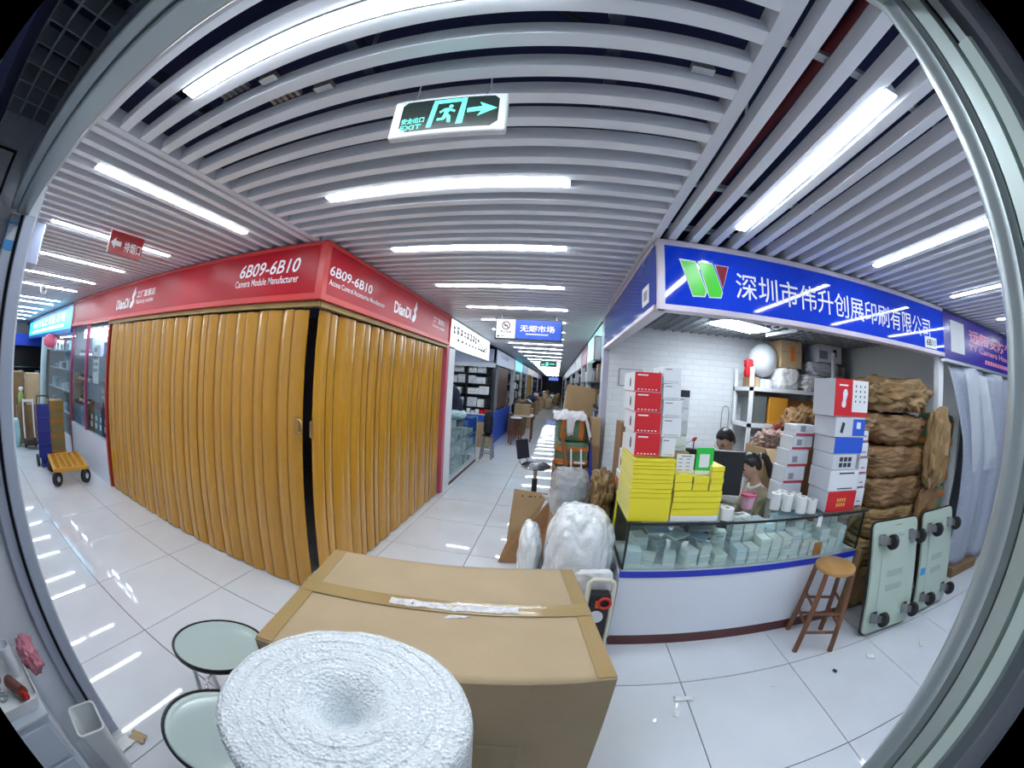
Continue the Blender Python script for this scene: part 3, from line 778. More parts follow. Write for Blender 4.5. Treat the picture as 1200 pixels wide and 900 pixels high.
ns = thing('hanging_sign', 'blue and white no-smoking market sign hanging across the corridor', 'sign', (-.40, 4.68, 2.215))
obj('frame', MB().box(-.43, -.012, 0, .43, .02, .28), M_BLACK, ns)
obj('white_panel', MB().box(-.415, -.016, .018, -.17, -.012, .262), M_PAPER, ns)
M_SBLUE = mat('sign_blue', (.02, .09, .55), .35)
obj('blue_panel', MB().box(-.165, -.016, .018, .415, -.012, .262), M_SBLUE, ns)
text('lettering', '无烟市场', M_LETW, ns, (-.11, -.018, .11), .44, .085, bold=.015, world=False)
m = MB()
for i in range(15): m.box(-.03 + .019 * i, -.0176, .072, -.017 + .019 * i, -.0165, .088)
obj('small_lettering', m, M_LETW, ns)['kind'] = 'stuff'
text('lettering', '禁止吸烟', M_INK, ns, (-.36, -.018, .085), .14, .03, bold=.01, world=False)
m = MB()
for k in range(20):
    a0 = 2 * math.pi * k / 20; a1 = 2 * math.pi * (k + 1) / 20
    m.add([(-.29 + r_ * math.cos(a), -.0175, .18 + r_ * math.sin(a)) for r_, a in ((.042, a0), (.055, a0), (.055, a1), (.042, a1))], [(0, 1, 2, 3)])
obj('prohibition_ring', m, mat('ring_maroon', (.14, .03, .03), .5), ns)
obj('prohibition_bar', MB().bar((-.325, -.0178, .215), (-.255, -.0178, .145), .012, .001, up=(0, 1, 0)), mat('ring_maroon', (.14, .03, .03), .5), ns)
obj('cigarette', MB().box(-.32, -.0172, .173, -.265, -.0168, .187), M_INK, ns)
obj('small_marks', MB().box(-.40, -.0172, .03, -.37, -.0168, .05).box(-.355, -.0172, .05, -.31, -.0168, .054).box(-.355, -.0172, .04, -.29, -.0168, .044), M_INK, ns)['kind'] = 'stuff'
for x in (-.35, .35): obj('hanger_wire', MB().cyl((x, 0, .28), (x, 0, .345), .003, n=5), M_STEEL, ns)
es = thing('hanging_sign', 'small dark green exit sign hanging far down the corridor', 'sign', (-.35, 13.0, 2.27))
obj('case', MB().box(-.30, 0, 0, .30, .03, .22), M_EXW, es); obj('face_panel', MB().box(-.27, -.004, .03, .27, 0, .19), M_EXK, es)
obj('pictogram', MB().box(-.09, -.006, .05, .0, -.004, .17).box(.05, -.006, .10, .22, -.004, .13).box(-.24, -.006, .06, -.13, -.004, .1), M_EXG, es)['kind'] = 'stuff'
for x in (-.2, .2): obj('hanger_wire', MB().cyl((x, .015, .22), (x, .015, .29), .004, n=5), M_STEEL, es)

# ------------------------------------------------------------------ corridor left: white lightbox shop
M_LBX = mat('lightbox_white', (.9, .92, .95), .4, emit=.9, ecol=(.9, .96, 1))
lx = thing('lightbox_sign', 'white lightbox sign with dark lettering above the glass counter in the corridor', 'sign', (-1.58, 6.6, 2.14))
obj('face_panel', MB().box(-1.60, 5.14, 2.13, -1.555, 8.2, 2.54), M_LBX, lx, world=True)
obj('frame', MB().box(-1.66, 5.12, 2.11, -1.55, 8.22, 2.13).box(-1.66, 5.12, 2.54, -1.55, 8.22, 2.555).box(-1.64, 5.12, 2.13, -1.60, 8.22, 2.54), M_ALU, lx, world=True)
rr = random.Random(31); m = MB()
for i in range(13):
    y = 5.25 + .21 * i
    for q in range(5):
        a = rr.uniform(0, .11); b = rr.uniform(0, .11); zt = 2.36 if i < 9 else 2.28
        if q % 2: m.box(-1.5545, y + a, zt - .02, -1.553, y + a + .025, zt + .11)
        else: m.box(-1.5545, y, zt - .02 + b, -1.553, y + .14, zt + b)
for i in range(9): m.box(-1.5545, 5.5 + .25 * i, 2.25, -1.553, 5.62 + .25 * i, 2.29)
obj('lettering', m, M_INK, lx, world=True)['kind'] = 'stuff'
# glass counter with shelves of goods
M_GREENG = glass('counter_glass_green', (.95, .99, .975), .025)
M_FGLASS = glass('counter_glass_clear', (.90, .97, .97), .06)
gcn = thing('glass_counter', 'tall glass display counter under the white lightbox on the left of the corridor', 'counter', (-1.78, 6.5, 0))
obj('plinth', MB().box(-2.02, 5.46, 0, -1.56, 7.42, .05), mat('plinth_maroon', (.10, .03, .03), .5), gcn, world=True)
obj('base_panel', MB().box(-2.0, 5.48, .05, -1.57, 7.4, .10), M_WHITE, gcn, world=True)
obj('back_panel', MB().box(-2.02, 5.48, .1, -2.0, 7.4, .93), M_WHITE, gcn, world=True)
for z in (.36, .62): obj('shelf', MB().box(-2.0, 5.48, z, -1.60, 7.4, z + .008), M_FGLASS, gcn, world=True)
obj('glass_front', MB().box(-1.572, 5.48, .10, -1.566, 7.4, .93), M_FGLASS, gcn, world=True)
obj('glass_top', MB().box(-2.02, 5.46, .93, -1.56, 7.42, .94), M_FGLASS, gcn, world=True)
for y in (5.47, 7.4): obj('corner_post', MB().box(-1.58, y, .1, -1.56, y + .015, .93), M_ALU, gcn, world=True)
obj('shelf_rail', MB().box(-1.585, 5.48, .352, -1.575, 7.4, .372), M_ALU, gcn, world=True); obj('shelf_rail', MB().box(-1.585, 5.48, .612, -1.575, 7.4, .632), M_ALU, gcn, world=True)
rr = random.Random(41)
cols = [M_BOXW, M_PAPER, M_BOXG, mat('pale_cyan', (.45, .62, .68), .4), M_INKG]
for zi, z in enumerate((.102, .370, .630)):
    for i in range(9):
        y = 5.55 + .2 * i + rr.uniform(0, .04); h = rr.uniform(.05, .16)
        carton('product_box', 'small pale product box in the glass counter under the white lightbox, %s shelf' % ['bottom', 'middle', 'top'][zi], -1.85, y, z, -1.62, y + rr.uniform(.10, .16), z + h, rr.choice(cols), group='boxes on the %s shelf of the lightbox counter' % ['bottom', 'middle', 'top'][zi], bevel=0)
bl = obj('clear_bag', blob(.34, .55, .14, 12, .02, 5, 3, 10, .03), mat('pale_cyan', (.45, .62, .68), .4), smooth=True); bl.location = (-1.8, 6.6, .942)
tag(bl, 'pale blue crumpled plastic bag on the glass counter under the white lightbox', 'bag')
yb_ = carton('sticky_notes', 'yellow packet standing on the near end of the glass counter', -1.72, 5.58, .942, -1.66, 5.70, 1.06, mat('packet_yellow', (.6, .5, .05), .5), cat='packet')
# stool with a dark bag, chair with jacket
def bar_stool(name, label, x, y, h, seat_mt, leg_mt, rz=0, r_=.15):
    t = thing(name, label, 'stool', (x, y, 0), rz)
    obj('seat', MB().lathe([(.0, h - .035), (r_ - .01, h - .035), (r_, h - .025), (r_, h - .008), (r_ - .012, h), (.0, h)], 24, cap0=False, cap1=False), seat_mt, t, autos=40)
    s = r_ * .68; f = r_ * .93
    for a, b in ((-1, -1), (1, -1), (1, 1), (-1, 1)):
        obj('leg', MB().cyl((a * f, b * f, 0), (a * s, b * s, h - .034), .022, .019, 10), leg_mt, t, autos=40)
    for zz in (.25 * h, .48 * h, .68 * h):
        k = f + (s - f) * zz / (h - .034)
        if zz > .6 * h: continue
        for a, b in (((-k, -k), (k, -k)), ((k, k), (-k, k))):
            obj('rung', MB().cyl((*a, zz), (*b, zz), .011, n=8), leg_mt, t, autos=40)
        for a, b in (((k, -k), (k, k)), ((-k, k), (-k, -k))):
            obj('rung', MB().cyl((*a, zz + .05), (*b, zz + .05), .011, n=8), leg_mt, t, autos=40)
    return t
bar_stool('bar_stool', 'black stool with pale legs beside the glass counter under the white lightbox', -1.40, 7.80, .52, M_BLACK, M_INKG, 0, .13)
bp_ = obj('shoulder_bag', blob(.18, .2, .52, 5, .02, 4, 4, 10, .02), mat('bag_black', (.012, .012, .02), .7), smooth=True); bp_.location = (-1.40, 7.8, .521)
tag(bp_, 'tall black bag standing on the black stool by the glass counter', 'bag')
cj = thing('jacket', 'dark navy jacket hung over a chair behind the glass counter on the left', 'jacket', (-2.25, 7.7, 0))
M_NAVY = mat('navy_cloth', (.02, .025, .06), .85, bump=.4, bscale=14, bdist=.03)
o = obj('cloth', blob(.42, .26, .72, 8, .035, 4, 3.2, 14, .03, 8), M_NAVY, cj, smooth=True); o.location = (0, 0, .78)
o = obj('sleeve', blob(.14, .16, .5, 9, .02, 4, 3, 10, .02, 8), M_NAVY, cj, smooth=True); o.location = (.22, -.05, .78)
for a, b in ((-1, -1), (1, -1), (1, 1), (-1, 1)): obj('chair_leg', MB().cyl((a * .18, b * .1, 0), (a * .16, b * .08, .80), .016, n=8), M_BLACK, cj, autos=40)
# shop with white goods shelving, its fascia and blue counter
M_LIL = mat('lilac_board', (.55, .60, .80), .45)
f2 = thing('fascia_sign', 'plain lilac fascia above the shelves of white boxes on the left of the corridor', 'sign', (-1.6, 9.5, 2.13))
obj('face_panel', MB().box(-4.6, 9.48, 2.12, -1.60, 9.56, 2.5), M_LIL, f2, world=True)
obj('face_panel', MB().box(-1.66, 9.48, 2.10, -1.575, 13.4, 2.5), M_LIL, f2, world=True)
obj('soffit', MB().box(-4.6, 9.40, 2.02, -1.60, 9.48, 2.12), M_OFFW, f2, world=True)
m = MB()
for i in range(7): m.box(-2.0 + .06 * i, 9.474, 2.155, -1.96 + .06 * i, 9.479, 2.19)
obj('lettering', m, M_INKG, f2, world=True)['kind'] = 'stuff'
m = MB()
for i in range(5): m.box(-1.574, 10.2 + .3 * i, 2.30, -1.570, 10.38 + .3 * i, 2.42)
obj('lettering', m, mat('letter_lilac', (.3, .36, .62), .5), f2, world=True)['kind'] = 'stuff'
rk = thing('storage_rack', 'black shelving rack full of white boxes on the left of the corridor', 'shelving', (-2.9, 9.75, 0))
for x in (-4.4, -3.3, -2.35, -1.69): obj('upright', MB().box(x - .02, 9.52, 0, x + .02, 9.95, 2.08), M_BLACK, rk, world=True)
RZ = (.97, 1.30, 1.58, 1.86)
for z in RZ: obj('shelf_board', MB().box(-4.4, 9.52, z - .02, -1.67, 9.95, z), M_BLACK, rk, world=True)
obj('back_panel', MB().box(-4.4, 9.96, 0, -1.6, 9.98, 2.08), M_DIM, rk, world=True)
rr = random.Random(51)
for zi, z in enumerate(RZ):
    x = -4.3; hmax = (RZ + (2.1,))[zi + 1] - z - .04
    while x < -1.75:
        w_ = rr.uniform(.17, .30); h = rr.uniform(.6, .95) * hmax
        if abs(x - -3.3) < .02 or (x < -3.32 < x + w_): x = -3.27
        if x < -2.37 < x + w_: x = -2.32
        if x + w_ > -1.66: break
        mt = rr.choice([M_BOXW, M_BOXW, M_PAPER, M_BOXG]) if not (zi == 0 and rr.random() < .5) else rr.choice([M_RED, mat('box_green', (.05, .2, .08), .5), M_BOXW])
        o = carton('product_box', 'white product box on the black rack left of the corridor, %s shelf' % ['lowest', 'second', 'third', 'top'][zi] if mt not in (M_RED,) else 'small red box on the lowest shelf of the black rack', x, 9.54, z + .001, x + w_, 9.85, z + h, mt, group='boxes on the %s shelf of the black rack' % ['lowest', 'second', 'third', 'top'][zi] if mt is not M_RED else 'red boxes on the black rack', bevel=0)
        pm = MB()
        for q in range(4):
            a = rr.uniform(-w_ * .4, w_ * .2); b = rr.uniform(.1, .8) * (h)
            pm.box(a, -.1565, b, a + rr.uniform(.02, .07), -.1552, b + .012)
        obj('print', pm, M_INKG, o)['kind'] = 'stuff'
        x += w_ + rr.uniform(.005, .03)
bc = thing('blue_counter', 'bright blue low counter below the black rack on the left of the corridor', 'counter', (-1.7, 11.2, 0))
obj('end_panel', MB().box(-2.35, 9.35, 0, -1.575, 9.40, .78), mat('counter_blue', (.015, .10, .55), .35), bc, world=True)
obj('front_panel', MB().box(-1.62, 9.40, 0, -1.575, 12.8, .86), M_BLUE, bc, world=True)
obj('counter_top', MB().box(-2.35, 9.34, .78, -1.57, 9.50, .81), M_OFFW, bc, world=True)
rr = random.Random(52)
for i in range(6): carton('product_box', 'small red or white box on the blue counter left of the corridor', -2.28 + .115 * i, 9.36, .811, -2.19 + .115 * i, 9.46, .811 + rr.uniform(.06, .12), M_RED if i in (3, 4, 5) else M_BOXW, group='small boxes on the blue counter', bevel=0)
for i in range(3):
    o = carton('cardboard_box', 'brown cardboard box in front of the blue counter, %s of three' % ['lowest', 'middle', 'topmost'][i], -1.92, 9.02, .205 * i, -1.60, 9.30, .205 * i + .203, M_CARD)
    addtape(o, .32, .28, .203)
lm_ = thing('desk_lamp', 'small figurine lamp glowing pale yellow on the blue counter end', 'lamp', (-1.72, 12.3, .86))
obj('base', MB().lathe([(.10, 0), (.10, .03), (.05, .1), (.03, .12)], 14), M_CARD2, lm_, autos=50); obj('shade', MB().lathe([(.03, .12), (.11, .16), (.11, .25), (.05, .32)], 14), mat('lamp_shade_yellow', (.8, .65, .3), .5), lm_, autos=60)
struct('trim_13', MB().box(-1.70, 13.42, 0, -1.56, 13.6, 2.45), M_WHITE)
pn = obj('wood_panel', MB().box(-1.69, 10.15, .9, -1.63, 12.2, 2.08), mat('brown_wood', (.10, .045, .03), .5), None)
tag(pn, 'tall dark brown wooden panel beside the rack of white boxes', 'panel'); pn.location = (0, 0, 0)
bar_stool('bar_stool', 'red-brown wooden bar stool with a pale seat left in the corridor', -1.04, 9.97, .74, M_PAPER, M_WOODR, R(20), .155)
tb = thing('side_table', 'small cream table behind the wooden bar stool in the corridor', 'table', (-.90, 10.7, 0))
obj('tabletop', MB().box(-.28, -.25, .72, .28, .45, .75), mat('cream_top', (.74, .70, .62), .4), tb, bevel=.01)
for a, b in ((-.24, -.2), (.24, -.2), (.24, .4), (-.24, .4)): obj('leg', MB().cyl((a, b, 0), (a, b, .72), .02, n=8), M_WOODR, tb, autos=40)
o = carton('cardboard_box', 'brown cardboard box on the cream table in the corridor', -1.16, 10.5, .752, -.72, 10.9, 1.06, M_CARD); addtape(o, .44, .4, .308)
# goods heaped along the left of the corridor further back
rr = random.Random(61)
for i in range(12):
    y = 11.6 + 1.05 * i; h = rr.uniform(.35, .95); w_ = rr.uniform(.35, .6)
    carton('cardboard_box', 'brown carton heaped along the left of the corridor beyond the cream table', -1.45, y, 0, -1.45 + w_, y + .6, h, rr.choice([M_CARD, M_CARD2, M_CARD3]), rr.uniform(-.15, .15), 'cartons along the left of the far corridor')
    bb = obj('goods_bag', blob(w_ * .8, .5, rr.uniform(.2, .45), 20 + i, .05, 4, 3, 7, .04), rr.choice([M_NAVY, mat('bag_white', (.7, .7, .72), .5), M_KRAFT, mat('bag_red', (.3, .04, .03), .6)]), smooth=True)
    bb.location = (-1.45 + w_ / 2, y + .3, h + .002)
    tag(bb, 'soft bag of goods on a carton along the left of the far corridor', 'bag', 'bags along the left of the far corridor')
# further shopfronts on the left: racks, yellow post, signs
def far_front(y0, y1, colr, side, sgn, label, emit=0):
    t = thing('shopfront', label, 'shopfront', (side, (y0 + y1) / 2, 0))
    a, b = sorted((side, side + .09 * sgn)); c, d = sorted((side + .35 * sgn, side + .5 * sgn))
    obj('fascia', MB().box(a, y0, 2.12, b, y1, 2.5), mat('fascia_%s' % label[:14].replace(' ', '_'), colr, .4, emit=emit, ecol=colr), t, world=True)
    obj('back_panel', MB().box(c, y0 + .04, 0, d, y1 - .04, 2.1), mat('far_back', (.16, .15, .17), .6), t, world=True)
    for z in (.7, 1.05, 1.4, 1.75): obj('shelf', MB().box(min(a, c), y0 + .1, z, max(b, c), y1 - .1, z + .02), M_BLACK, t, world=True)
    obj('pier', MB().box(a, y1 - .12, 0, b, y1, 2.12), M_WHITE, t, world=True)
    return t
rr = random.Random(71)
M_FARC = [M_BOXW, M_INK, M_BOXG, M_CARD, M_PAPER, M_INKG]
L_LEFT = [(13.7, 16.6, (.10, .65, .75), 'pale turquoise shopfront on the left of the far corridor'), (16.8, 19.5, (.03, .20, .50), 'blue shopfront on the left of the far corridor'), (19.7, 24.0, (.72, .74, .76), 'white shopfront on the left of the far corridor'), (24.2, 31, (.62, .64, .70), 'pale grey shopfront furthest on the left of the corridor'), (31.2, 39, (.20, .05, .08), 'maroon shopfront at the very end of the corridor on the left')]
L_RIGHT = [(4.66, 7.0, (.45, .80, .78), 'pale aqua lit shopfront right behind the blue corner sign'), (7.15, 8.6, (.35, .03, .16), 'magenta shopfront on the right of the corridor'), (8.75, 11.5, (.74, .76, .78), 'white shopfront on the right of the corridor'), (11.7, 16, (.50, .50, .62), 'grey lilac shopfront on the right of the far corridor'), (16.2, 26, (.70, .70, .72), 'long white shopfront on the right of the far corridor'), (26.2, 39, (.10, .10, .20), 'dark shopfront at the very end of the corridor on the right')]
for side, sgn, L in ((-1.58, -1, L_LEFT), (.54, 1, L_RIGHT)):
    for y0, y1, c_, lab in L:
        far_front(y0, y1, c_, side, sgn, lab, emit=.5 if c_[1] > .5 and y0 < 15 else 0)
        if y0 > 15: continue
        for z in (.72, 1.07, 1.42, 1.77):
            y = y0 + .2
            while y < y1 - .4:
                h = rr.uniform(.12, .28); d_ = rr.uniform(.2, .35)
                xs = sorted((side + .06 * sgn, side + .3 * sgn))
                if y0 < 5 and y + d_ < 5.2: y += d_ + .02; continue
                carton('product_box', 'box on a shelf of the ' + lab.split(' on the ')[0].split(' right behind')[0] + (' left' if sgn < 0 else ' right') + ' of the corridor', xs[0], y, z + .001, xs[1], y + d_, z + h, rr.choice(M_FARC), group='boxes of ' + lab[:30], bevel=0)
                y += d_ + rr.uniform(.05, .35)
struct('trim_14', MB().box(-1.56, 19.5, 0, -1.40, 19.7, 2.1), mat('yellow_post', (.55, .33, .06), .5))
dk = thing('dark_doorway', 'dark doorway with clutter at the far end of the corridor', 'doorway', (-.5, 38.5, 0))
obj('opening', MB().box(-1.2, 38.6, 0, .4, 38.7, 2.1), M_DARK, dk, world=True); obj('lit_sign', MB().box(-.9, 38.5, 2.1, .1, 38.6, 2.4), mat('far_blue_sign', (.1, .2, .7), .4, emit=.6, ecol=(.15, .25, .8)), dk, world=True)
rr = random.Random(81)
for i in range(14):
    x = rr.uniform(-1.15, .15); y = 25 + i * .95
    bb = obj('goods_bag', blob(.5, .5, rr.uniform(.5, 1.1), 50 + i, .08, 4, 3, 7, .04), rr.choice([M_NAVY, M_CARD2, M_KRAFT, mat('bag_white', (.7, .7, .72), .5), M_CARD3]), smooth=True)
    bb.location = (x, y, 0); tag(bb, 'heaped bag or bundle at the far end of the corridor', 'bag', 'bundles at the corridor end')

# ------------------------------------------------------------------ corridor right: pier, heap, chair
struct('trim_15', MB().box(.535, 4.42, 0, .63, 4.64, 2.55), mat('lilac_pier', (.58, .60, .74), .4))
sp = thing('wall_speaker', 'small grey rectangular box mounted on the pier behind the blue corner sign', 'wall box', (.50, 4.80, 2.0))
obj('case', MB().box(-.05, -.06, .02, .04, .06, .34), M_INKG, sp, bevel=.005); obj('front_grille', MB().box(-.04, -.068, .04, .03, -.06, .32), M_BOXG, sp)
o = carton('cardboard_box', 'large brown carton with a red band under the woven sacks in the corridor', .01, 4.05, 0, .42, 4.5, .77, M_CARD2)
obj('red_band', MB().box(-.2062, -.2262, .48, .2062, .2262, .53), mat('band_red', (.35, .06, .02), .5), o)
M_WOVG = mat('woven_green', (.10, .18, .10), .6); M_WOVO = mat('woven_orange', (.48, .14, .02), .55)
def woven_sack(x0, y0, z0, x1, y1, z1, lab, vertical=False, rz=0):
    t = thing('woven_sack', lab, 'sack', ((x0 + x1) / 2, (y0 + y1) / 2, z0), rz)
    w_, d_, h_ = x1 - x0, y1 - y0, z1 - z0
    obj('body', blob(w_, d_, h_, int(z0 * 100) % 17, .008, 4, 7, 12), M_WOVG, t, smooth=True)
    for k in range(2):
        if vertical: obj('stripe', blob(w_ * .22, d_ + .008, h_ * .985, 3, .004, 4, 8, 8), M_WOVO, t, smooth=True).location = ((-.3 + .6 * k) * w_, 0, .003)
        else: obj('stripe', blob(w_ + .008, d_ + .008, h_ * .2, 3, .003, 4, 9, 8), M_WOVO, t, smooth=True).location = (0, 0, h_ * (.12 + .5 * k))
    return t
woven_sack(.03, 4.06, .775, .40, 4.46, 1.07, 'green woven sack with orange stripes on the carton right of the corridor, lower of two')
woven_sack(.04, 4.06, 1.075, .37, 4.44, 1.33, 'green woven sack with upright orange stripes right of the corridor, upper of two', True)
cl = obj('cloth', MB().sheet(lambda u, v: (-.02 + .44 * u + .01 * math.sin(9 * v), 4.03 + .42 * v, 1.365 + .035 * noise.noise(Vector((u * 5, v * 4, 1))) + .03 * noise.noise(Vector((u * 11, v * 9, 3))) - (.28 * max(0, u - .8) / .2) * (1 if v < .6 else .6) - .22 * max(0, .12 - v) / .12 * (1 if .35 < u < .55 else .25)), 40, 30), mat('white_cloth', (.62, .60, .62), .8, bump=.5, bscale=10, bdist=.03), smooth=True, solid=.01)
tag(cl, 'crumpled white and grey cloth draped over the woven sacks', 'cloth')
o = carton('cardboard_box', 'big tan carton tilted on top of the heap behind the white cloth', .10, 4.75, 1.30, .46, 5.2, 1.68, M_CARD, tilt=(0, R(6), 0)); addtape(o, .36, .45, .38)
for i, z in enumerate((0, .65)): carton('cardboard_box', 'brown carton under the big tan one at the right of the corridor, %s' % ['lower', 'upper'][i], .10, 4.72, z, .48, 5.25, z + .645, M_CARD2)
carton('cardboard_box', 'tan carton wedged between the heap and the lilac pier', .42, 4.2, 1.02, .53, 4.41, 1.33, M_CARD)
carton('cardboard_box', 'tall narrow carton standing in front of the lilac pier', .425, 4.15, 0, .53, 4.415, 1.018, M_CARD2)
pl = obj('wooden_pole', MB().cyl((.10, 3.99, 1.12), (.30, 3.86, .02), .022, n=10), mat('pole_brown', (.25, .10, .04), .5), autos=40); tag(pl, 'brown wooden pole leaning on the woven sacks', 'pole')
um = thing('umbrella', 'furled dark blue umbrella leaning on the heap right of the corridor', 'umbrella', (.43, 3.95, .30))
obj('canopy', MB().cyl((0, 0, .35), (-.02, .03, .76), .03, .014, 10), M_HTB, um, autos=40); obj('handle', MB().cyl((-.02, .03, .76), (-.025, .035, .84), .01, n=8), M_BLACK, um, autos=40); obj('tip', MB().cyl((0, 0, -.28), (0, 0, .35), .028, .03, 8), M_HTB, um, autos=40)
fcr = thing('folded_chair', 'folded white metal frame leaning on the woven sacks', 'folding frame', (.28, 3.90, 0))
for a in (0, .11): obj('rail', MB().bar((a, 0, .02), (a - .08, .10, 1.0), .018, .018), M_OFFW, fcr)
for zz in (.5, .68, .86): obj('rung', MB().bar((-.04, .05, zz), (.08, .05, zz), .016, .016), M_OFFW, fcr)
# swivel chair
sc_ = thing('swivel_chair', 'black swivel stool chair with a chrome rim standing in the corridor', 'chair', (-.175, 4.15, 0), R(-38))
obj('seat', MB().lathe([(.0, .725), (.15, .725), (.165, .74), (.165, .755), (.14, .775), (0, .78)], 28, cap0=False, cap1=False), mat('seat_black', (.03, .035, .06), .25), sc_, autos=45)
obj('seat_rim', MB().lathe([(.166, .735), (.172, .74), (.172, .75), (.166, .755)], 28, cap0=False, cap1=False), M_STEEL, sc_, autos=45)
obj('gas_post', MB().cyl((0, 0, .04), (0, 0, .724), .022, n=14), M_STEEL, sc_, autos=40); obj('post_collar', MB().cyl((0, 0, .40), (0, 0, .60), .032, n=14), M_BLACK, sc_, autos=40)
obj('base', MB().lathe([(.15, 0), (.15, .02), (.06, .04), (.03, .06)], 24), M_STEEL, sc_, autos=40)
obj('back_panel', MB().add([(-.185, -.10, .80), (-.185, .10, .80), (-.235, .10, 1.02), (-.235, -.10, 1.02), (-.20, -.10, .80), (-.20, .10, .80), (-.25, .10, 1.02), (-.25, -.10, 1.02)], [(0, 1, 2, 3), (7, 6, 5, 4), (0, 4, 5, 1), (1, 5, 6, 2), (2, 6, 7, 3), (3, 7, 4, 0)]), mat('seat_black', (.03, .035, .06), .25), sc_, bevel=.006)
for y in (-.06, .06): obj('back_post', MB().tube([(-.13, y, .735), (-.19, y, .75), (-.205, y, .82), (-.24, y, .95)], .008, 8), M_STEEL, sc_, autos=50)
# flattened cardboard, bags and wrapped goods
M_FILM = film('clear_film', (.78, .83, .88), .38, .18)
M_FOAM = mat('white_foam_film', (.80, .83, .86), .16, bump=.9, bscale=9, bdist=.035, coat=.7)
cbd = thing('flattened_carton', 'opened flattened brown carton leaning in the corridor behind the big box', 'cardboard', (-.2, 3.25, 0))
def slab(pts, th=.006):
    n = (Vector(pts[1]) - Vector(pts[0])).cross(Vector(pts[-1]) - Vector(pts[0])).normalized() * th
    k = len(pts); vs = list(pts) + [tuple(Vector(p) + n) for p in pts]
    return MB().add(vs, [tuple(range(k)), tuple(range(k, 2 * k))[::-1]] + [(i, k + i, k + (i + 1) % k, (i + 1) % k) for i in range(k)])
obj('back_flap', slab([(-.37, 3.35, .06), (-.34, 3.52, .64), (-.01, 3.52, .62), (-.12, 3.42, .35), (-.33, 3.30, .16)]), M_CARD, cbd, world=True)
obj('main_panel', slab([(-.41, 3.14, .01), (-.06, 3.18, .01), (.10, 3.30, .54), (.03, 3.42, .60), (-.36, 3.24, .16)]), mat('cardboard_warm', (.30, .16, .07), .7, var=.1), cbd, world=True)
obj('side_flap', slab([(-.06, 3.16, .03), (.0, 3.12, .02), (.15, 3.26, .45), (.11, 3.30, .53)]), M_CARD2, cbd, world=True)
obj('inner_flap', slab([(-.02, 3.36, .61), (.10, 3.30, .55), (.05, 3.26, .66), (-.06, 3.30, .68)]), M_PAPER, cbd, world=True)
text('marker_writing', 'I 0X', M_INK, cbd, (-.26, 3.505, .52), .20, .07, bold=.01, rot=Euler((R(98), 0, R(2))))
carton('cardboard_box', 'brown carton hidden under the clear plastic bag in the corridor', .02, 2.62, 0, .44, 3.05, .66, M_CARD2)
b1 = thing('clear_bag', 'clear plastic bag with grey goods inside, on the carton behind the white foam bag', 'bag', (.16, 2.80, .662))
obj('film', blob(.30, .30, .40, 31, .025, 2.5, 3, 20, .01, 4), M_FILM, b1, smooth=True)
o = obj('contents', blob(.20, .16, .28, 32, .02, 4, 4, 10, .02), mat('grey_goods', (.16, .19, .26), .5), b1, smooth=True); o.location = (.03, -.02, .03)
b2 = obj('kraft_bundle', blob(.15, .34, .38, 33, .03, 4, 4, 16, .04, 9), M_KRAFT2, smooth=True); b2.location = (.405, 2.82, .662); tag(b2, 'crumpled kraft paper bundle beside the clear bag', 'bundle')
b3 = obj('foam_bag', blob(.44, .42, .94, 34, .03, 2.2, 3.0, 30, .022, 6), M_FOAM, smooth=True); b3.location = (.228, 2.27, 0); tag(b3, 'bulging white foam and film bag beside the glass counter', 'bag')
b4 = obj('foam_bag', blob(.17, .4, .74, 35, .025, 2.2, 3, 20, .012, 4), M_FOAM, smooth=True); b4.location = (-.10, 2.40, 0); tag(b4, 'narrow white film bag left of the bulging foam bag', 'bag')
b5 = obj('foam_block', blob(.24, .05, .22, 36, .01, 3, 5, 12, .01, 7), M_PAPER, smooth=True); b5.location = (.31, 2.02, .40); b5.rotation_euler = (R(8), 0, R(3)); tag(b5, 'flat white foam pad stuck on the front of the bulging bag', 'foam pad')
# small machine with a cream tube handle beside the counter
mc = thing('hand_trolley', 'small trolley with a cream tube handle between the big box and the counter', 'trolley', (.36, 1.86, 0))
M_CREAM = mat('cream_tube', (.72, .70, .58), .35)
obj('tube_handle', MB().tube([(.28, 1.9, .12), (.28, 1.9, .585), (.30, 1.9, .605), (.395, 1.9, .605), (.42, 1.9, .59), (.425, 1.9, .56), (.43, 1.9, .12)], .014, 10), M_CREAM, mc, world=True, autos=50)
obj('body', MB().box(.295, 1.88, .12, .415, 1.97, .50), M_BLACK, mc, world=True, bevel=.01)
obj('orange_label', MB().box(.33, 1.874, .42, .355, 1.88, .47), mat('label_orange', (.8, .2, .03), .5), mc, world=True)
obj('red_cable', MB().tube([(.38 + .035 * math.cos(a), 1.868, .46 + .035 * math.sin(a)) for a in [2 * math.pi * k / 20 for k in range(21)]], .009, 8), mat('cable_red', (.65, .03, .02), .4), mc, world=True, autos=60)
obj('white_gauge', MB().cyl((.345, 1.878, .36), (.345, 1.862, .36), .04, n=18), M_OFFW, mc, world=True, autos=40)
for y in (1.875, 1.975): obj('wheel', MB().cyl((.355, y - .012, .06), (.355, y + .012, .06), .06, n=16), M_RUB, mc, world=True, autos=40)
obj('axle', MB().cyl((.355, 1.87, .06), (.355, 1.98, .06), .012, n=8), M_STEEL, mc, world=True); obj('foot_plate', MB().box(.28, 1.86, .10, .43, 1.98, .12), M_BLACK, mc, world=True)

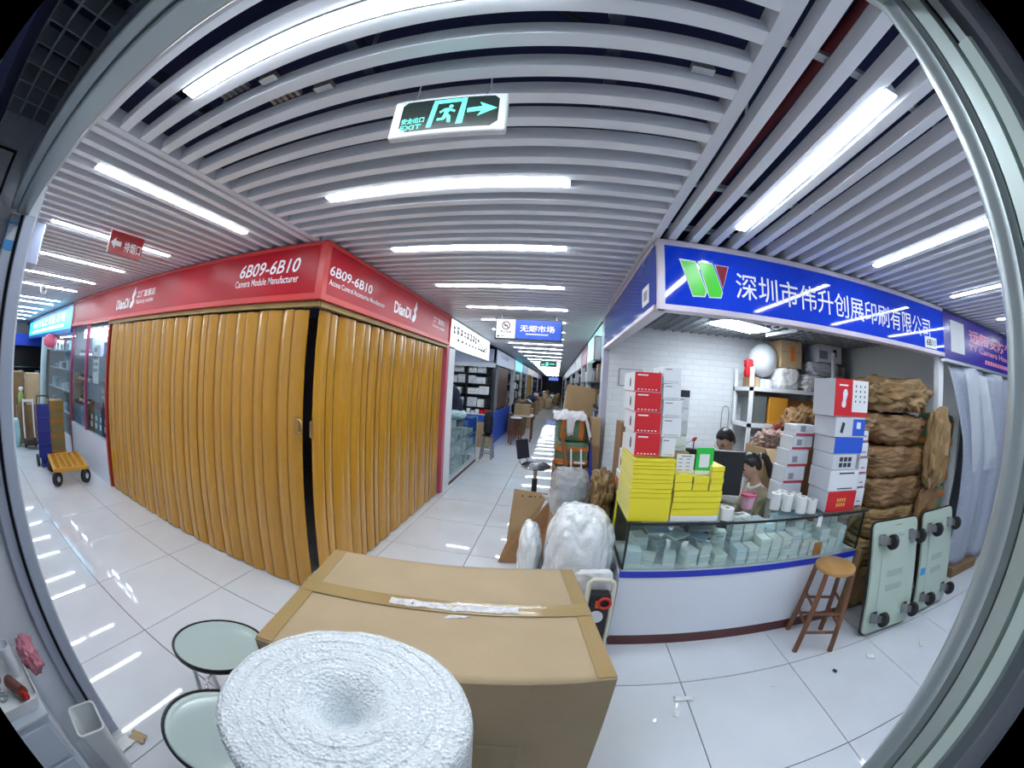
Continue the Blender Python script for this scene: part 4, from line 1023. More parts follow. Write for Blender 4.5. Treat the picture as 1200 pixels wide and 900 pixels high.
lamp(-2.6, 6.6, R(90), 'added unseen fill lamp inside the shop with the white lightbox', z=2.4)  # invented shop light, added to brighten the counter and its goods
lamp(-2.4, 8.3, 0, 'added unseen fill lamp in front of the black rack of white boxes', z=2.45)  # unseen source added so the white boxes on the rack look bright
lamp(-3.3, 7.2, 0, 'added unseen fill lamp deep inside the white lightbox shop', z=2.45)  # extra unseen lamp, added as fill for the shop interior
# ------------------------------------------------------------------ printing shop on the right: blue fascia
M_SIGNB = mat('acrylic_blue', (.004, .045, .62), .05, spec=.5)
M_SFR = mat('sign_frame_lilac', (.60, .54, .62), .35, metal=.3)
SZ0, SZ1 = 2.165, 2.53
bs = thing('fascia_sign', 'glossy blue corner fascia sign with a green W emblem above the glass counter', 'sign', (.56, 2.04, SZ0))
obj('face_panel', MB().box(.575, 1.995, SZ0, 3.39, 2.06, SZ1 - .01), M_SIGNB, bs, world=True)
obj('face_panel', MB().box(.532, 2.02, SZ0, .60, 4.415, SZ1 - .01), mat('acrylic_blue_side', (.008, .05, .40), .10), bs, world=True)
for q in ((.54, 1.985, SZ0 - .035, 3.39, 2.07, SZ0), (.54, 1.985, SZ1 - .012, 3.39, 2.07, SZ1 + .022), (.535, 1.982, SZ0 - .035, .578, 2.03, SZ1 + .02),
          (.522, 2.03, SZ0 - .03, .61, 4.42, SZ0), (.522, 2.03, SZ1 - .012, .61, 4.42, SZ1 + .015)):
    obj('frame_bar', MB().box(*q), M_SFR, bs, world=True, bevel=.003)
M_EMG = mat('emblem_green', (.06, .62, .03), .3); M_EMR = mat('emblem_red', (.22, .005, .02), .3)
def uv2(u, v): return (.677 + (u - 797) * .00555, 2.436 - (v - 305) * .0054 + (u - 797) * .0008)
def emb(pts, mt, nm):
    P_ = [uv2(*p) for p in pts]; c = (sum(p[0] for p in P_) / len(P_), sum(p[1] for p in P_) / len(P_))
    big = [(c[0] + (x - c[0]) * 1.10 , c[1] + (z - c[1]) * 1.07) for x, z in P_]
    M = Matrix.Translation((0, 1.994, 0)) @ MF
    obj(nm + '_outline', MB().prism(big, .001, M), M_LETW, bs, world=True)
    obj(nm, MB().prism(P_, .002, M), mt, bs, world=True)
emb([(797, 305), (814, 308), (825, 341), (823, 346), (810, 345)][::-1], M_EMG, 'emblem_stroke')
emb([(817.5, 308), (834, 311), (844, 342), (842, 348), (829, 347)][::-1], M_EMG, 'emblem_stroke')
emb([(837, 311.5), (852.5, 314), (845, 338)][::-1], M_EMR, 'emblem_tip')
text('lettering', '深圳市伟升创展印刷有限公司', M_LETW, bs, (1.035, 1.9935, 2.245), 2.09, .165, bold=.004)
obj('number_plate', MB().box(3.02, 1.988, 2.172, 3.23, 1.9945, 2.262), M_PAPER, bs, world=True)
text('lettering', '6B11', M_INK, bs, (3.045, 1.9872, 2.19), .16, .055, bold=.03)
obj('side_card', MB().box(.528, 2.18, 2.21, .5318, 2.36, 2.33), M_PAPER, bs, world=True)
obj('side_card_mark', MB().box(.5272, 2.22, 2.24, .528, 2.32, 2.30), M_INKG, bs, world=True)
# neighbouring purple sign
vs_ = thing('fascia_sign', 'purple fascia sign with pink lettering above the grey glittering curtain', 'sign', (4.6, 2.04, 2.12))
M_PUR = mat('sign_purple', (.035, .02, .30), .25)
obj('face_panel', MB().box(3.40, 2.0, 2.12, 7.2, 2.07, 2.54), M_PUR, vs_, world=True)
obj('lower_rail', MB().box(3.40, 1.99, 2.095, 7.2, 2.05, 2.12), M_ALU, vs_, world=True)
obj('blank_card', MB().box(3.55, 1.996, 2.195, 3.87, 2.0, 2.475), M_PAPER, vs_, world=True)
M_PINK = mat('letter_pink', (.80, .28, .42), .4)
text('lettering', '远阳安防外壳', M_PINK, vs_, (4.0, 1.997, 2.33), 1.75, .125, bold=.02)
text('lettering', 'YY Camera Housing Pro', M_PINK, vs_, (3.98, 1.997, 2.235), 1.9, .075, bold=.02)
m = MB()
for i in range(13): m.box(4.45 + .085 * i, 1.994, 2.165, 4.51 + .085 * i, 1.998, 2.205)
obj('small_lettering', m, M_PINK, vs_, world=True)['kind'] = 'stuff'
struct('trim_16', MB().box(3.375, 2.055, 0, 3.47, 2.115, 2.13), M_WHITE)
struct('wall_curtain_back', MB().box(4.06, 3.0, 0, 9, 3.06, 2.6), M_DIM)
# grey curtain
def cur(u, v):
    z = 2.09 - 2.0 * v
    xl = 3.50 + (.43 * min(1, (2.09 - z) / .7)) + .35 * max(0, (1.39 - z) / 1.39)
    x = xl + (6.3 - xl) * u
    y = 2.02 + .035 * math.sin(u * 22 + 1.5 * v) + .012 * math.sin(u * 55) - .05 * math.sin(v * 3.1) * (1 - u)
    return (x, y, z)
M_GLIT = mat('glitter_curtain', (.46, .50, .60), .45, metal=.2, bump=.8, bscale=160, bdist=.006, var=.35, vscale=120)
cu_ = obj('curtain', MB().sheet(cur, 90, 24), M_GLIT, smooth=True, solid=.006)
tag(cu_, 'grey blue glittering fabric curtain hanging under the purple sign', 'curtain')
M_SLEEVE = film('plastic_sleeve', (.80, .86, .92), .55, .3, 5)
def slv(u, v):
    z = 2.03 - .92 * v; xl = 3.80 + .40 * v; x = xl + (4.42 - 3.80 + .25 * v) * u
    return (x, 1.955 + .01 * math.sin(u * 14), z)
o = obj('plastic_pocket', MB().sheet(slv, 20, 8), M_SLEEVE, cu_, smooth=True); o['label'] = 'clear plastic pocket'
cv = carton('cardboard_box', 'flat brown carton lying under the grey curtain', 4.32, 1.93, 0, 5.0, 2.35, .10, M_CARD2)

# inner ceiling: dark open grid with a lamp
ci = struct('ceiling_shop', MB().box(.60, 2.08, 2.46, 4.0, YB, 2.50), M_PLEN)
for i in range(29): obj('grid_bar', MB().box(.66 + .117 * i, 2.08, 2.40, .668 + .117 * i, YB, 2.44), M_GRID, ci)
for j in range(19): obj('grid_bar', MB().box(.60, 2.12 + .117 * j, 2.40, 4.0, 2.128 + .117 * j, 2.44), M_GRID, ci)
LM2 = (MB().box(-.32, -.14, 0, .32, .14, .02).mesh('diffuser', M_LED), MB().box(-.33, -.15, .02, .33, .15, .035).mesh('housing', M_HOUS))
lamp(1.82, 3.42, R(22), 'white LED panel lamp under the grid ceiling of the printing shop', z=2.36, me=LM2)
hl = thing('tube_lamp', 'unlit tube lamp hanging beside the panel lamp in the printing shop', 'ceiling lamp', (2.17, 3.18, 2.30))
obj('tube', MB().bar((-.09, .15, 0), (.10, -.15, .03), .03, .03), M_OFFW, hl); obj('bracket', MB().bar((.08, -.13, .03), (.12, -.10, .10), .015, .015), M_STEEL, hl)
obj('cord', MB().cyl((.12, -.10, .09), (.12, -.10, .11), .005, n=6), M_OFFW, hl)

# ------------------------------------------------------------------ glass counter of the printing shop
CX0, CX1, CY0, CY1 = .48, 2.42, 2.04, 2.50
gc2 = thing('glass_counter', 'white and blue front counter with a glass top full of paper bundles', 'counter', (1.45, 2.27, 0))
obj('plinth', MB().box(CX0 + .01, CY0 + .004, 0, CX1 - .01, CY1 - .01, .085), mat('plinth_maroon', (.10, .03, .03), .5), gc2, world=True)
obj('front_panel', MB().box(CX0, CY0, .085, CX1, CY0 + .02, .545), M_OFFW, gc2, world=True)
obj('side_panel', MB().box(CX0, CY0 + .02, .055, CX0 + .02, CY1, .545), M_OFFW, gc2, world=True)
obj('side_panel', MB().box(CX1 - .02, CY0 + .02, .055, CX1, CY1, .545), M_OFFW, gc2, world=True)
obj('back_panel', MB().box(CX0 + .02, CY1 - .02, .055, CX1 - .02, CY1, .60), M_OFFW, gc2, world=True)
obj('blue_strip', MB().box(CX0 - .004, CY0 - .006, .547, CX1 + .004, CY0 + .02, .592), mat('strip_blue', (.01, .03, .45), .3), gc2, world=True)
obj('sill', MB().box(CX0 - .002, CY0 - .004, .592, CX1 + .002, CY0 + .02, .602), M_ALU, gc2, world=True)
obj('bottom_shelf', MB().box(CX0 + .02, CY0 + .02, .585, CX1 - .02, CY1 - .02, .60), M_OFFW, gc2, world=True)
obj('glass_front', MB().box(CX0 + .01, CY0 + .004, .602, CX1 - .01, CY0 + .010, .905), M_GREENG, gc2, world=True)
obj('glass_side', MB().box(CX0 + .002, CY0 + .012, .602, CX0 + .008, CY1, .905), M_GREENG, gc2, world=True)
obj('glass_side', MB().box(CX1 - .008, CY0 + .012, .602, CX1 - .002, CY1, .905), M_GREENG, gc2, world=True)
obj('glass_top', MB().box(CX0 - .01, CY0 - .01, .907, CX1 + .03, CY1 + .04, .917), M_GREENG, gc2, world=True)
for x in (CX0, CX1 - .012): obj('corner_post', MB().box(x, CY0, .602, x + .012, CY0 + .012, .905), M_BLACK, gc2, world=True)
obj('top_rail', MB().box(CX0 - .012, CY0 - .014, .903, CX1 + .03, CY0 - .008, .919), M_BLACK, gc2, world=True)
CT = .918
# paper bundles inside the glass case
M_PADS = [mat('pad_green_white', (.72, .82, .78), .6), mat('pad_blue_white', (.68, .80, .86), .6), mat('pad_white', (.84, .88, .87), .6)]
rr = random.Random(91)
def pad_stack(x, y, w_, d_, n, label, group, rz=0, hp=.028, z=.601):
    t = thing('paper_bundle', label, 'paper bundle', (x, y, z), rz, group)
    for k in range(n):
        dx, dy = rr.uniform(-.004, .004), rr.uniform(-.004, .004)
        obj('pad', MB().box(-w_/2 + dx, -d_/2 + dy, k * hp, w_/2 + dx, d_/2 + dy, (k + 1) * hp - .002), rr.choice(M_PADS), t)
    return t
x = 1.30
while x < 2.28:
    pad_stack(x, 2.125, .078, .115, rr.randint(4, 7), 'stack of pale green paper pads in the front row of the glass case', 'front row of pads in the glass case', rr.uniform(-.1, .1))
    pad_stack(x + .015, 2.265, .08, .115, rr.randint(6, 9), 'stack of pale green paper pads in the second row of the glass case', 'second row of pads in the glass case', rr.uniform(-.1, .1))
    x += .092
for i, (x, y, n) in enumerate(((.56, 2.13, 4), (.67, 2.16, 2), (.80, 2.13, 3), (.93, 2.12, 4), (1.03, 2.13, 5), (1.14, 2.12, 3), (.62, 2.30, 5), (.75, 2.32, 4), (.9, 2.3, 6), (1.05, 2.28, 5), (1.2, 2.28, 6))):
    pad_stack(x, y, rr.uniform(.07, .10), rr.uniform(.09, .13), n, 'loose stack of pale paper pads in the left half of the glass case', 'loose pads in the left of the glass case', rr.uniform(-.6, .6))
rr = random.Random(92)
M_LEAF = [mat('leaflet_mint', (.46, .62, .56), .6), mat('leaflet_blue', (.28, .46, .62), .5), mat('leaflet_grey', (.30, .36, .36), .6)]
for i in range(16):
    x = rr.uniform(.60, 1.25); y = rr.uniform(2.15, 2.38); z = .72 + .012 * i
    o = carton('leaflet_pile', 'loose grey green leaflets lying on the pads in the left of the glass case', x - .08, y - .055, z, x + .08, y + .055, z + .008, M_LEAF[i % 3], group='loose leaflets in the glass case', cat='leaflet', bevel=0, tilt=(rr.uniform(-.12, .12), rr.uniform(-.12, .12), rr.uniform(0, 3)))
for i in range(6):
    x = 1.62 + .07 * i
    carton('leaflet_pile', 'blue leaflets lying on the second row of pads', x, 2.2, .862 + .004 * i, x + .18, 2.33, .866 + .004 * i, M_LEAF[1], group='blue leaflets in the glass case', cat='leaflet', bevel=0, tilt=(0, 0, rr.uniform(-.5, .5)))
carton('receipt_book', 'orange brown receipt book among the pads in the glass case', 1.945, 2.062, .601, 2.03, 2.068, .70, mat('book_orange', (.55, .22, .05), .5), cat='book')
bx_ = carton('document_box', 'dark green grey box file lying at the right end of the glass case', 2.12, 2.30, .76, 2.39, 2.46, .83, [M_OLI, mat('file_green', (.16, .24, .22), .3), M_OLI, M_OLI, M_OLI, M_OLI], .2, cat='box file')
carton('document_box', 'red folder under the box file in the glass case', 2.14, 2.33, .601, 2.38, 2.47, .755, M_RED, .1, cat='folder')
# goods on the counter top: yellow paper piles
M_YP = mat('yellow_paper', (.86, .74, .03), .5); M_YP2 = mat('yellow_paper_edge', (.72, .68, .22), .6)
def paper_pile(name, label, x0, x1, y0, y1, z0, hs, cat='paper stack'):
    t = thing(name, label, cat, ((x0 + x1) / 2, (y0 + y1) / 2, z0)); z = 0
    w_, d_ = (x1 - x0) / 2, (y1 - y0) / 2
    for h in hs:
        dx, dy = rr.uniform(-.003, .003), rr.uniform(-.003, .003)
        o = obj('ream', MB().box(-w_ + dx, -d_ + dy, z, w_ + dx, d_ + dy, z + h - .0025, [0, 0, 0, 1, 1, 1]), [M_YP, M_YP2], t); z += h
    return t
paper_pile('yellow_paper_stack', 'tall stack of bright yellow paper reams at the left end of the counter', .470, .722, 2.06, 2.46, CT + .001, [.145, .03, .025, .035, .022, .03, .03, .02, .022, .019], )
carton('paper_sheaf', 'sheaf of crumpled white paper under the lower yellow stack', .735, 2.05, CT + .001, 1.05, 2.30, .955, M_PAPER, cat='paper')
ty = .957
paper_pile('yellow_paper_stack', 'lower wide stack of yellow paper reams beside the tall one', .735, 1.052, 2.055, 2.29, ty, [.045, .04, .035, .035])
paper_pile('yellow_paper_stack', 'short stack of yellow pads under the white price card', .735, .845, 2.06, 2.26, ty + .156, [.05, .045])
paper_pile('yellow_paper_stack', 'short stack of yellow pads under the green card', .855, .955, 2.06, 2.26, ty + .156, [.045, .04])
paper_pile('yellow_paper_stack', 'small stack of pale yellow pads beside the monitor', .965, 1.05, 2.06, 2.24, ty + .156, [.045, .03, .045, .03])
# red boxes: a tower of four
def camera_box(label, x0, y0, z0, x1, y1, z1, front, rz=0, name='camera_carton', side=None, lines=True):
    o = carton(name, label, x0, y0, z0, x1, y1, z1, [M_BOXW, M_BOXW, front, side or M_BOXW, M_BOXW, side or M_BOXW], rz)
    w_, d_, h = x1 - x0, y1 - y0, z1 - z0
    ink = M_LETW if front in (M_RED, M_BLUE) else M_INKG
    if lines:
        obj('title_print', MB().box(-w_ * .40, -d_/2 - .0012, h * .82, -w_ * .02, -d_/2 - .0004, h * .88), ink, o)
        pm = MB()
        for q in range(6): pm.box(-w_ * .38 + q * w_ * .13, -d_/2 - .0012, h * .10, -w_ * .38 + q * w_ * .13 + w_ * .06, -d_/2 - .0004, h * .15)
        obj('icon_row', pm, ink, o)['kind'] = 'stuff'
    obj('side_picture', MB().lathe([(.0, -h * .28), (h * .16, -h * .2), (h * .2, 0), (h * .12, h * .2), (0, h * .26)], 12, cap0=False, cap1=False).xf(Matrix.Translation((-w_/2 - .0004, -d_ * .12, h * .48)) @ Matrix.Scale(.01, 4, (1, 0, 0))), M_INK, o)
    return o
zs = [1.302, 1.437, 1.558, 1.672, 1.785]; xl = [.470, .458, .449, .441]; xr = [.625, .617, .610, .603]
nm4 = ['lowest', 'second from below', 'third from below', 'topmost']
for i in range(4): camera_box('red and white camera carton on the tall yellow stack, %s of four' % nm4[i], xl[i], 2.09, zs[i] + .001, xr[i], 2.42, zs[i + 1] - .001, M_RED)
zs = [1.302, 1.418, 1.533, 1.633, 1.727, 1.826]; nm5 = ['lowest', 'second from below', 'middle', 'second from top', 'topmost']
xw = [(.634, .722), (.625, .748), (.622, .742), (.615, .728), (.612, .722)]
for i in range(5): camera_box('plain white carton beside the red ones, %s of five' % nm5[i], xw[i][0] + .002, 2.10, zs[i] + .001, xw[i][1], 2.34, zs[i + 1] - .001, M_BOXW)
# a third tower stands behind on a carton
carton('cardboard_box', 'brown carton behind the yellow stacks carrying the small white boxes', .74, 2.31, CT + .001, .90, 2.50, 1.30, M_CARD)
zs = [1.302, 1.330, 1.405, 1.49, 1.575, 1.65, 1.70]; lab6 = ['flat white box at the bottom', 'white box second from below', 'lilac white box third from below', 'pale box third from top', 'maroon based white box second from top', 'small black fronted box at the top']
for i in range(6): camera_box(lab6[i] + ' of the small tower beside the white cartons', .79, 2.33, zs[i] + .001, .875, 2.49, zs[i + 1] - .001, [M_BOXG, M_BOXW, M_BOXG, M_BOXW, M_BOXW, M_INK][i], lines=i != 5)
# cards
pc = carton('price_card', 'white price card standing on the yellow pads', .742, 2.105, 1.210, .858, 2.115, 1.322, M_PAPER, cat='card')
pm = MB()
for r_ in range(4):
    for c_ in range(2): pm.box(-.045 + .05 * c_, -.0062, .015 + .022 * r_, -.02 + .05 * c_, -.0052, .02 + .022 * r_)
obj('print', pm, M_INKG, pc)['kind'] = 'stuff'; obj('title_print', MB().box(-.03, -.0062, .098, .035, -.0052, .104), M_INKG, pc)
qc = carton('payment_card', 'bright green payment card with a blank white square on the yellow pads', .866, 2.10, 1.202, .982, 2.112, 1.365, mat('card_green', (.02, .55, .06), .4), cat='card')
obj('white_square', MB().box(-.036, -.0072, .045, .03, -.0062, .125), M_PAPER, qc); obj('lower_band', MB().box(-.058, -.0072, 0, .058, -.0062, .025), M_PAPER, qc)
# back goods at the corridor side
sd = thing('side_counter', 'low dark side counter behind the yellow stacks along the corridor', 'counter', (.68, 3.0, 0))
obj('body', MB().box(.50, 2.58, 0, .86, 3.45, .86), mat('side_dark', (.10, .12, .12), .5), sd, world=True); obj('top', MB().box(.49, 2.57, .86, .87, 3.46, .90), M_GREENG, sd, world=True)
o = camera_box('white camera carton with an orange print on the side counter, lower', .50, 2.60, .902, .70, 2.78, 1.08, M_BOXW); obj('orange_print', MB().box(-.1015, -.05, .05, -.1005, .06, .13), mat('print_orange', (.7, .2, .03), .5), o)
camera_box('white camera carton with a dark picture on the side counter, second', .51, 2.60, 1.081, .70, 2.78, 1.24, M_BOXW)
camera_box('white camera carton on the side counter, third and topmost', .525, 2.60, 1.241, .69, 2.78, 1.36, M_BOXW)
camera_box('small blue box on the side counter goods', .55, 2.60, 1.361, .61, 2.70, 1.42, M_BLUE, lines=False)
camera_box('pale box lying behind the red carton tower', .55, 2.72, 1.425, .66, 2.9, 1.53, M_BOXW)
carton('cardboard_box', 'brown carton upright on the side counter further along the corridor', .52, 2.85, .902, .68, 3.10, 1.42, M_CARD2)
carton('yellow_folder', 'yellow folder leaning against the left side of the counter goods', .482, 2.52, .56, .492, 2.565, .97, M_YP, cat='folder')
# sketch frame on the wall
wf = thing('wall_frame', 'thin framed notice on the white brick wall behind the red cartons', 'picture frame', (.86, YB - .012, 1.72))
for q in ((-.14, 0, .0, .14, .01, .008), (-.14, 0, .192, .14, .01, .2), (-.14, 0, .008, -.132, .01, .192), (.132, 0, .008, .14, .01, .192)): obj('frame_bar', MB().box(*q), M_INKG, wf)
obj('sheet', MB().box(-.131, .004, .009, .131, .009, .191), M_BOXG, wf)
# monitor
mn = thing('monitor', 'black computer monitor seen from behind on the counter', 'monitor', (1.13, 2.44, CT + .001), R(-16))
obj('screen_back', MB().box(-.24, -.02, .07, .24, .02, .385), M_BLACK, mn, bevel=.008); obj('screen', MB().box(-.23, .02, .08, .23, .022, .375), mat('screen_dark', (.02, .03, .05), .1), mn)
obj('stand', MB().box(-.03, -.035, 0, .03, -.02, .2), M_BLACK, mn); obj('foot', MB().box(-.1, -.07, 0, .1, .06, .012), M_BLACK, mn)
# cup, rolls
cp = thing('cup', 'pink plastic cup with a hot pink rim on the counter', 'cup', (1.40, 2.30, CT + .001))
obj('body', MB().lathe([(.0, 0), (.042, 0), (.056, .095), (.052, .095), (.040, .006), (0, .006)], 24, cap0=False, cap1=False), mat('cup_pink', (.72, .40, .52), .35), cp, autos=40)
obj('rim', MB().lathe([(.0565, .088), (.060, .090), (.060, .104), (.054, .104), (.053, .09)], 24, cap0=False, cap1=False), mat('cup_rim', (.75, .08, .22), .35), cp, autos=40)
def tape_roll(x, y, r_, h, label, group=None, z=CT + .001):
    t = thing('paper_roll', label, 'paper roll', (x, y, z), 0, group)
    obj('roll', MB().lathe([(.016, 0), (r_, 0), (r_, h), (.016, h), (.016, 0)], 20, cap0=False, cap1=False), M_PAPER, t, autos=40)
    obj('core', MB().lathe([(.016, 0), (.016, h + .001), (.013, h + .001), (.013, 0)], 14, cap0=False, cap1=False), M_CARD3, t, autos=40)
    return t
tape_roll(1.13, 2.09, .047, .075, 'single white label roll on the counter below the monitor')
tape_roll(1.115, 2.20, .035, .06, 'small white roll behind the single label roll', z=CT + .001)
for i, (x, y) in enumerate(((1.615, 2.25), (1.69, 2.20), (1.70, 2.30), (1.775, 2.13), (1.79, 2.235), (1.86, 2.11))):
    tape_roll(x, y, .04, .115 if i < 5 else .095, 'white label roll in the cluster on the counter before the right box tower', 'label rolls on the counter')
obj('hanging_label', MB().box(1.872, 2.016, .84, 1.915, 2.02, .915), M_PAPER, bpy.data.objects['paper_roll.007'] if 'paper_roll.007' in bpy.data.objects else None, world=True)
cdp = carton('price_card', 'small framed card lying on the counter glass in front of the pink cup', 1.20, 2.12, CT + .001, 1.34, 2.2, CT + .006, M_PAPER, .2, cat='card'); obj('dark_print', MB().box(-.04, -.02, .0052, .04, .02, .0056), M_INKG, cdp)
# right tower on the counter
rt = [(.919, 1.072, 2.0, 2.28, M_RED, 'red fronted carton with gold print, lowest of the right tower'), (1.074, 1.222, 1.985, 2.265, M_BOXW, 'wide white carton second from below in the right tower'),
      (1.224, 1.335, 1.99, 2.215, M_BOXG, 'white carton with dark lens pictures in the right tower'), (1.337, 1.45, 1.985, 2.265, M_BLUE, 'bright blue fronted carton in the right tower'),
      (1.452, 1.59, 1.95, 2.27, M_BOXG, 'white and blue carton with a camera picture in the right tower'), (1.592, 1.85, 1.92, 2.28, M_RED, 'tall red and white carton with a bulb picture, topmost of the right tower')]
for i, (z0, z1, x0, x1, mt, lab) in enumerate(rt):
    o = carton('camera_carton', lab, x0 - (.02 if i < 4 else 0), 2.06, z0, x1, 2.33, z1 - .002, [M_BOXW, M_BOXW, mt, M_BOXW, M_BOXW, M_BOXG], R(-3) if i < 4 else R(-2))
    w_ = x1 - x0 + (.02 if i < 4 else 0); h = z1 - z0; yy = -.135
    if i == 0:
        pm = MB()
        for q in range(8): pm.box(-.05 + .025 * (q % 4), yy - .0012, .04 + .035 * (q // 4), -.035 + .025 * (q % 4), yy - .0004, .065 + .035 * (q // 4))
        obj('gold_print', pm, mat('gold_ink', (.75, .45, .05), .4), o)['kind'] = 'stuff'
    if i in (1,): obj('title_print', MB().box(-.06, yy - .001, .12, .10, yy - .0003, .13), M_INK, o); obj('foot_print', MB().box(-.06, yy - .001, .012, .10, yy - .0003, .02), M_INK, o)
    if i == 2:
        for a in range(3):
            for b in range(2): obj('lens_picture', MB().box(-.06 + .045 * a, yy - .001, .02 + .04 * b, -.025 + .045 * a, yy - .0003, .05 + .04 * b), M_INK, o)
    if i == 4:
        obj('blue_panel', MB().box(.02, yy - .0012, .01, .155, yy - .0003, h - .012), M_BLUE, o); obj('white_label', MB().box(.06, yy - .002, .06, .105, yy - .0012, .105), M_PAPER, o)
        obj('camera_picture', MB().bar((-.10, yy - .0008, .03), (-.08, yy - .0008, .10), .03, .001, up=(0, 1, 0)), M_INK, o)
    if i == 5:
        obj('white_panel', MB().box(-.0, yy - .0012, .035, .175, yy - .0003, h - .006), M_PAPER, o)
        pm = MB()
        for a in range(3):
            for b in range(4): pm.box(.03 + .05 * a, yy - .0016, .10 + .035 * b, .042 + .05 * a, yy - .0012, .115 + .035 * b)
        obj('icon_grid', pm, M_INK, o)['kind'] = 'stuff'
        obj('bulb_picture', MB().lathe([(0, 0), (.02, .01), (.022, .03), (.016, .05), (.022, .08), (.026, .10), (.014, .125), (0, .13)], 14, cap0=False, cap1=False).xf(Matrix.Translation((-.09, yy - .0006, .06)) @ Matrix.Rotation(R(8), 4, 'Y') @ Matrix.Scale(.02, 4, (0, 1, 0))), M_OFFW, o, smooth=True)
        obj('title_print', MB().box(-.14, yy - .001, h - .05, -.05, yy - .0003, h - .04), M_LETW, o)
for i, z in enumerate((.919, 1.075, 1.20, 1.325, 1.425)):
    zt = (1.072, 1.197, 1.322, 1.422, 1.505)[i]
    lx_ = (1.725, 1.735, 1.75, 1.775, 1.80)[i]
    o = carton('camera_carton', 'white red-based carton behind the right tower, %s of five' % nm5[i], lx_, 2.36, z, lx_ + .2, 2.54, zt - .001, [M_BOXW, M_BOXW, M_BOXG, M_BOXW, M_BOXW, M_BOXW])
    obj('base_stripe', MB().box(-.101, -.0912, .002, .101, -.0902, .018), mat('stripe_red', (.5, .03, .06), .4), o); obj('picture', MB().box(-.06, -.0912, .03, -.01, -.0902, .075), M_INKG, o)
for i, z in enumerate((.919, 1.065, 1.175, 1.292, 1.41)):
    zt = (1.062, 1.172, 1.289, 1.407, 1.49)[i]; xa = (2.33, 2.325, 2.32, 2.315, 2.31)[i]
    o = carton('camera_carton', 'slim white carton right of the right tower, %s of five' % nm5[i], xa, 2.12, z, xa + (.115, .11, .105, .09, .08)[i], 2.3, zt - .001, [M_BOXW, M_BOXW, M_BOXW, M_BOXG, M_BOXW, M_BOXG])
    obj('base_stripe', MB().box(-.04, -.0912, .002, .04, -.0902, .014), mat('stripe_plum', (.3, .05, .15), .4), o); obj('print', MB().box(-.025, -.0912, .04, .02, -.0902, .05), M_INKG, o)

# ------------------------------------------------------------------ kraft bundles, dollies, stool
BZ = [0, .42, .66, .90, 1.14, 1.38]
for i in range(5):
    z0, z1 = BZ[i], BZ[i + 1]
    o = obj('kraft_bundle', blob(.80, .58, z1 - z0 - .004, 60 + i, .016, 3, 8, 26, .018, 8), M_KRAFT if i >= 3 else M_KRAFT2, smooth=True); o.location = (2.91, 2.34, z0); o.rotation_euler = (0, 0, rr.uniform(-.04, .04))
    tag(o, 'kraft paper wrapped bundle in the big pile right of the counter, %s layer' % ['lowest', 'second', 'third', 'fourth', 'fifth'][i], 'bundle')
    if i < 4: obj('tie_band', MB().box(-.30, -.302, (z1 - z0) * .48, .30, -.296, (z1 - z0) * .51), M_INK, o) if i == 2 else None
o = obj('kraft_bundle', blob(.76, .56, .25, 66, .03, 3, 5, 22, .03, 6), M_KRAFT, smooth=True); o.location = (2.90, 2.36, 1.38); tag(o, 'kraft paper wrapped bundle in the big pile right of the counter, sixth layer', 'bundle')
o = obj('kraft_bundle', blob(.86, .60, .27, 67, .045, 3, 4, 24, .05, 6), M_KRAFT2, smooth=True); o.location = (2.95, 2.38, 1.645); tag(o, 'loosely crumpled kraft bundle on top of the big pile', 'bundle')
o = obj('kraft_bundle', blob(.36, .13, .66, 68, .03, 3, 3.5, 22, .035, 7), M_KRAFT2, smooth=True); o.location = (3.31, 1.972, 1.035); tag(o, 'pale kraft paper flap hanging off the right side of the big pile', 'bundle')
o = obj('kraft_bundle', blob(.34, .085, .50, 69, .012, 3, 5, 18, .012, 6), M_KRAFT, smooth=True); o.location = (3.32, 2.0, .53); tag(o, 'narrow kraft bundle standing at the right of the big pile', 'bundle')
carton('cardboard_box', 'brown carton under the narrow kraft bundle', 3.17, 1.955, 0, 3.47, 2.045, .525, M_CARD2)
for i in range(5): woven_sack(3.62, 2.16, .33 * i, 3.98, 2.50, .33 * i + .327, 'orange and green striped sack beside the grey curtain, %s of five' % nm5[i])
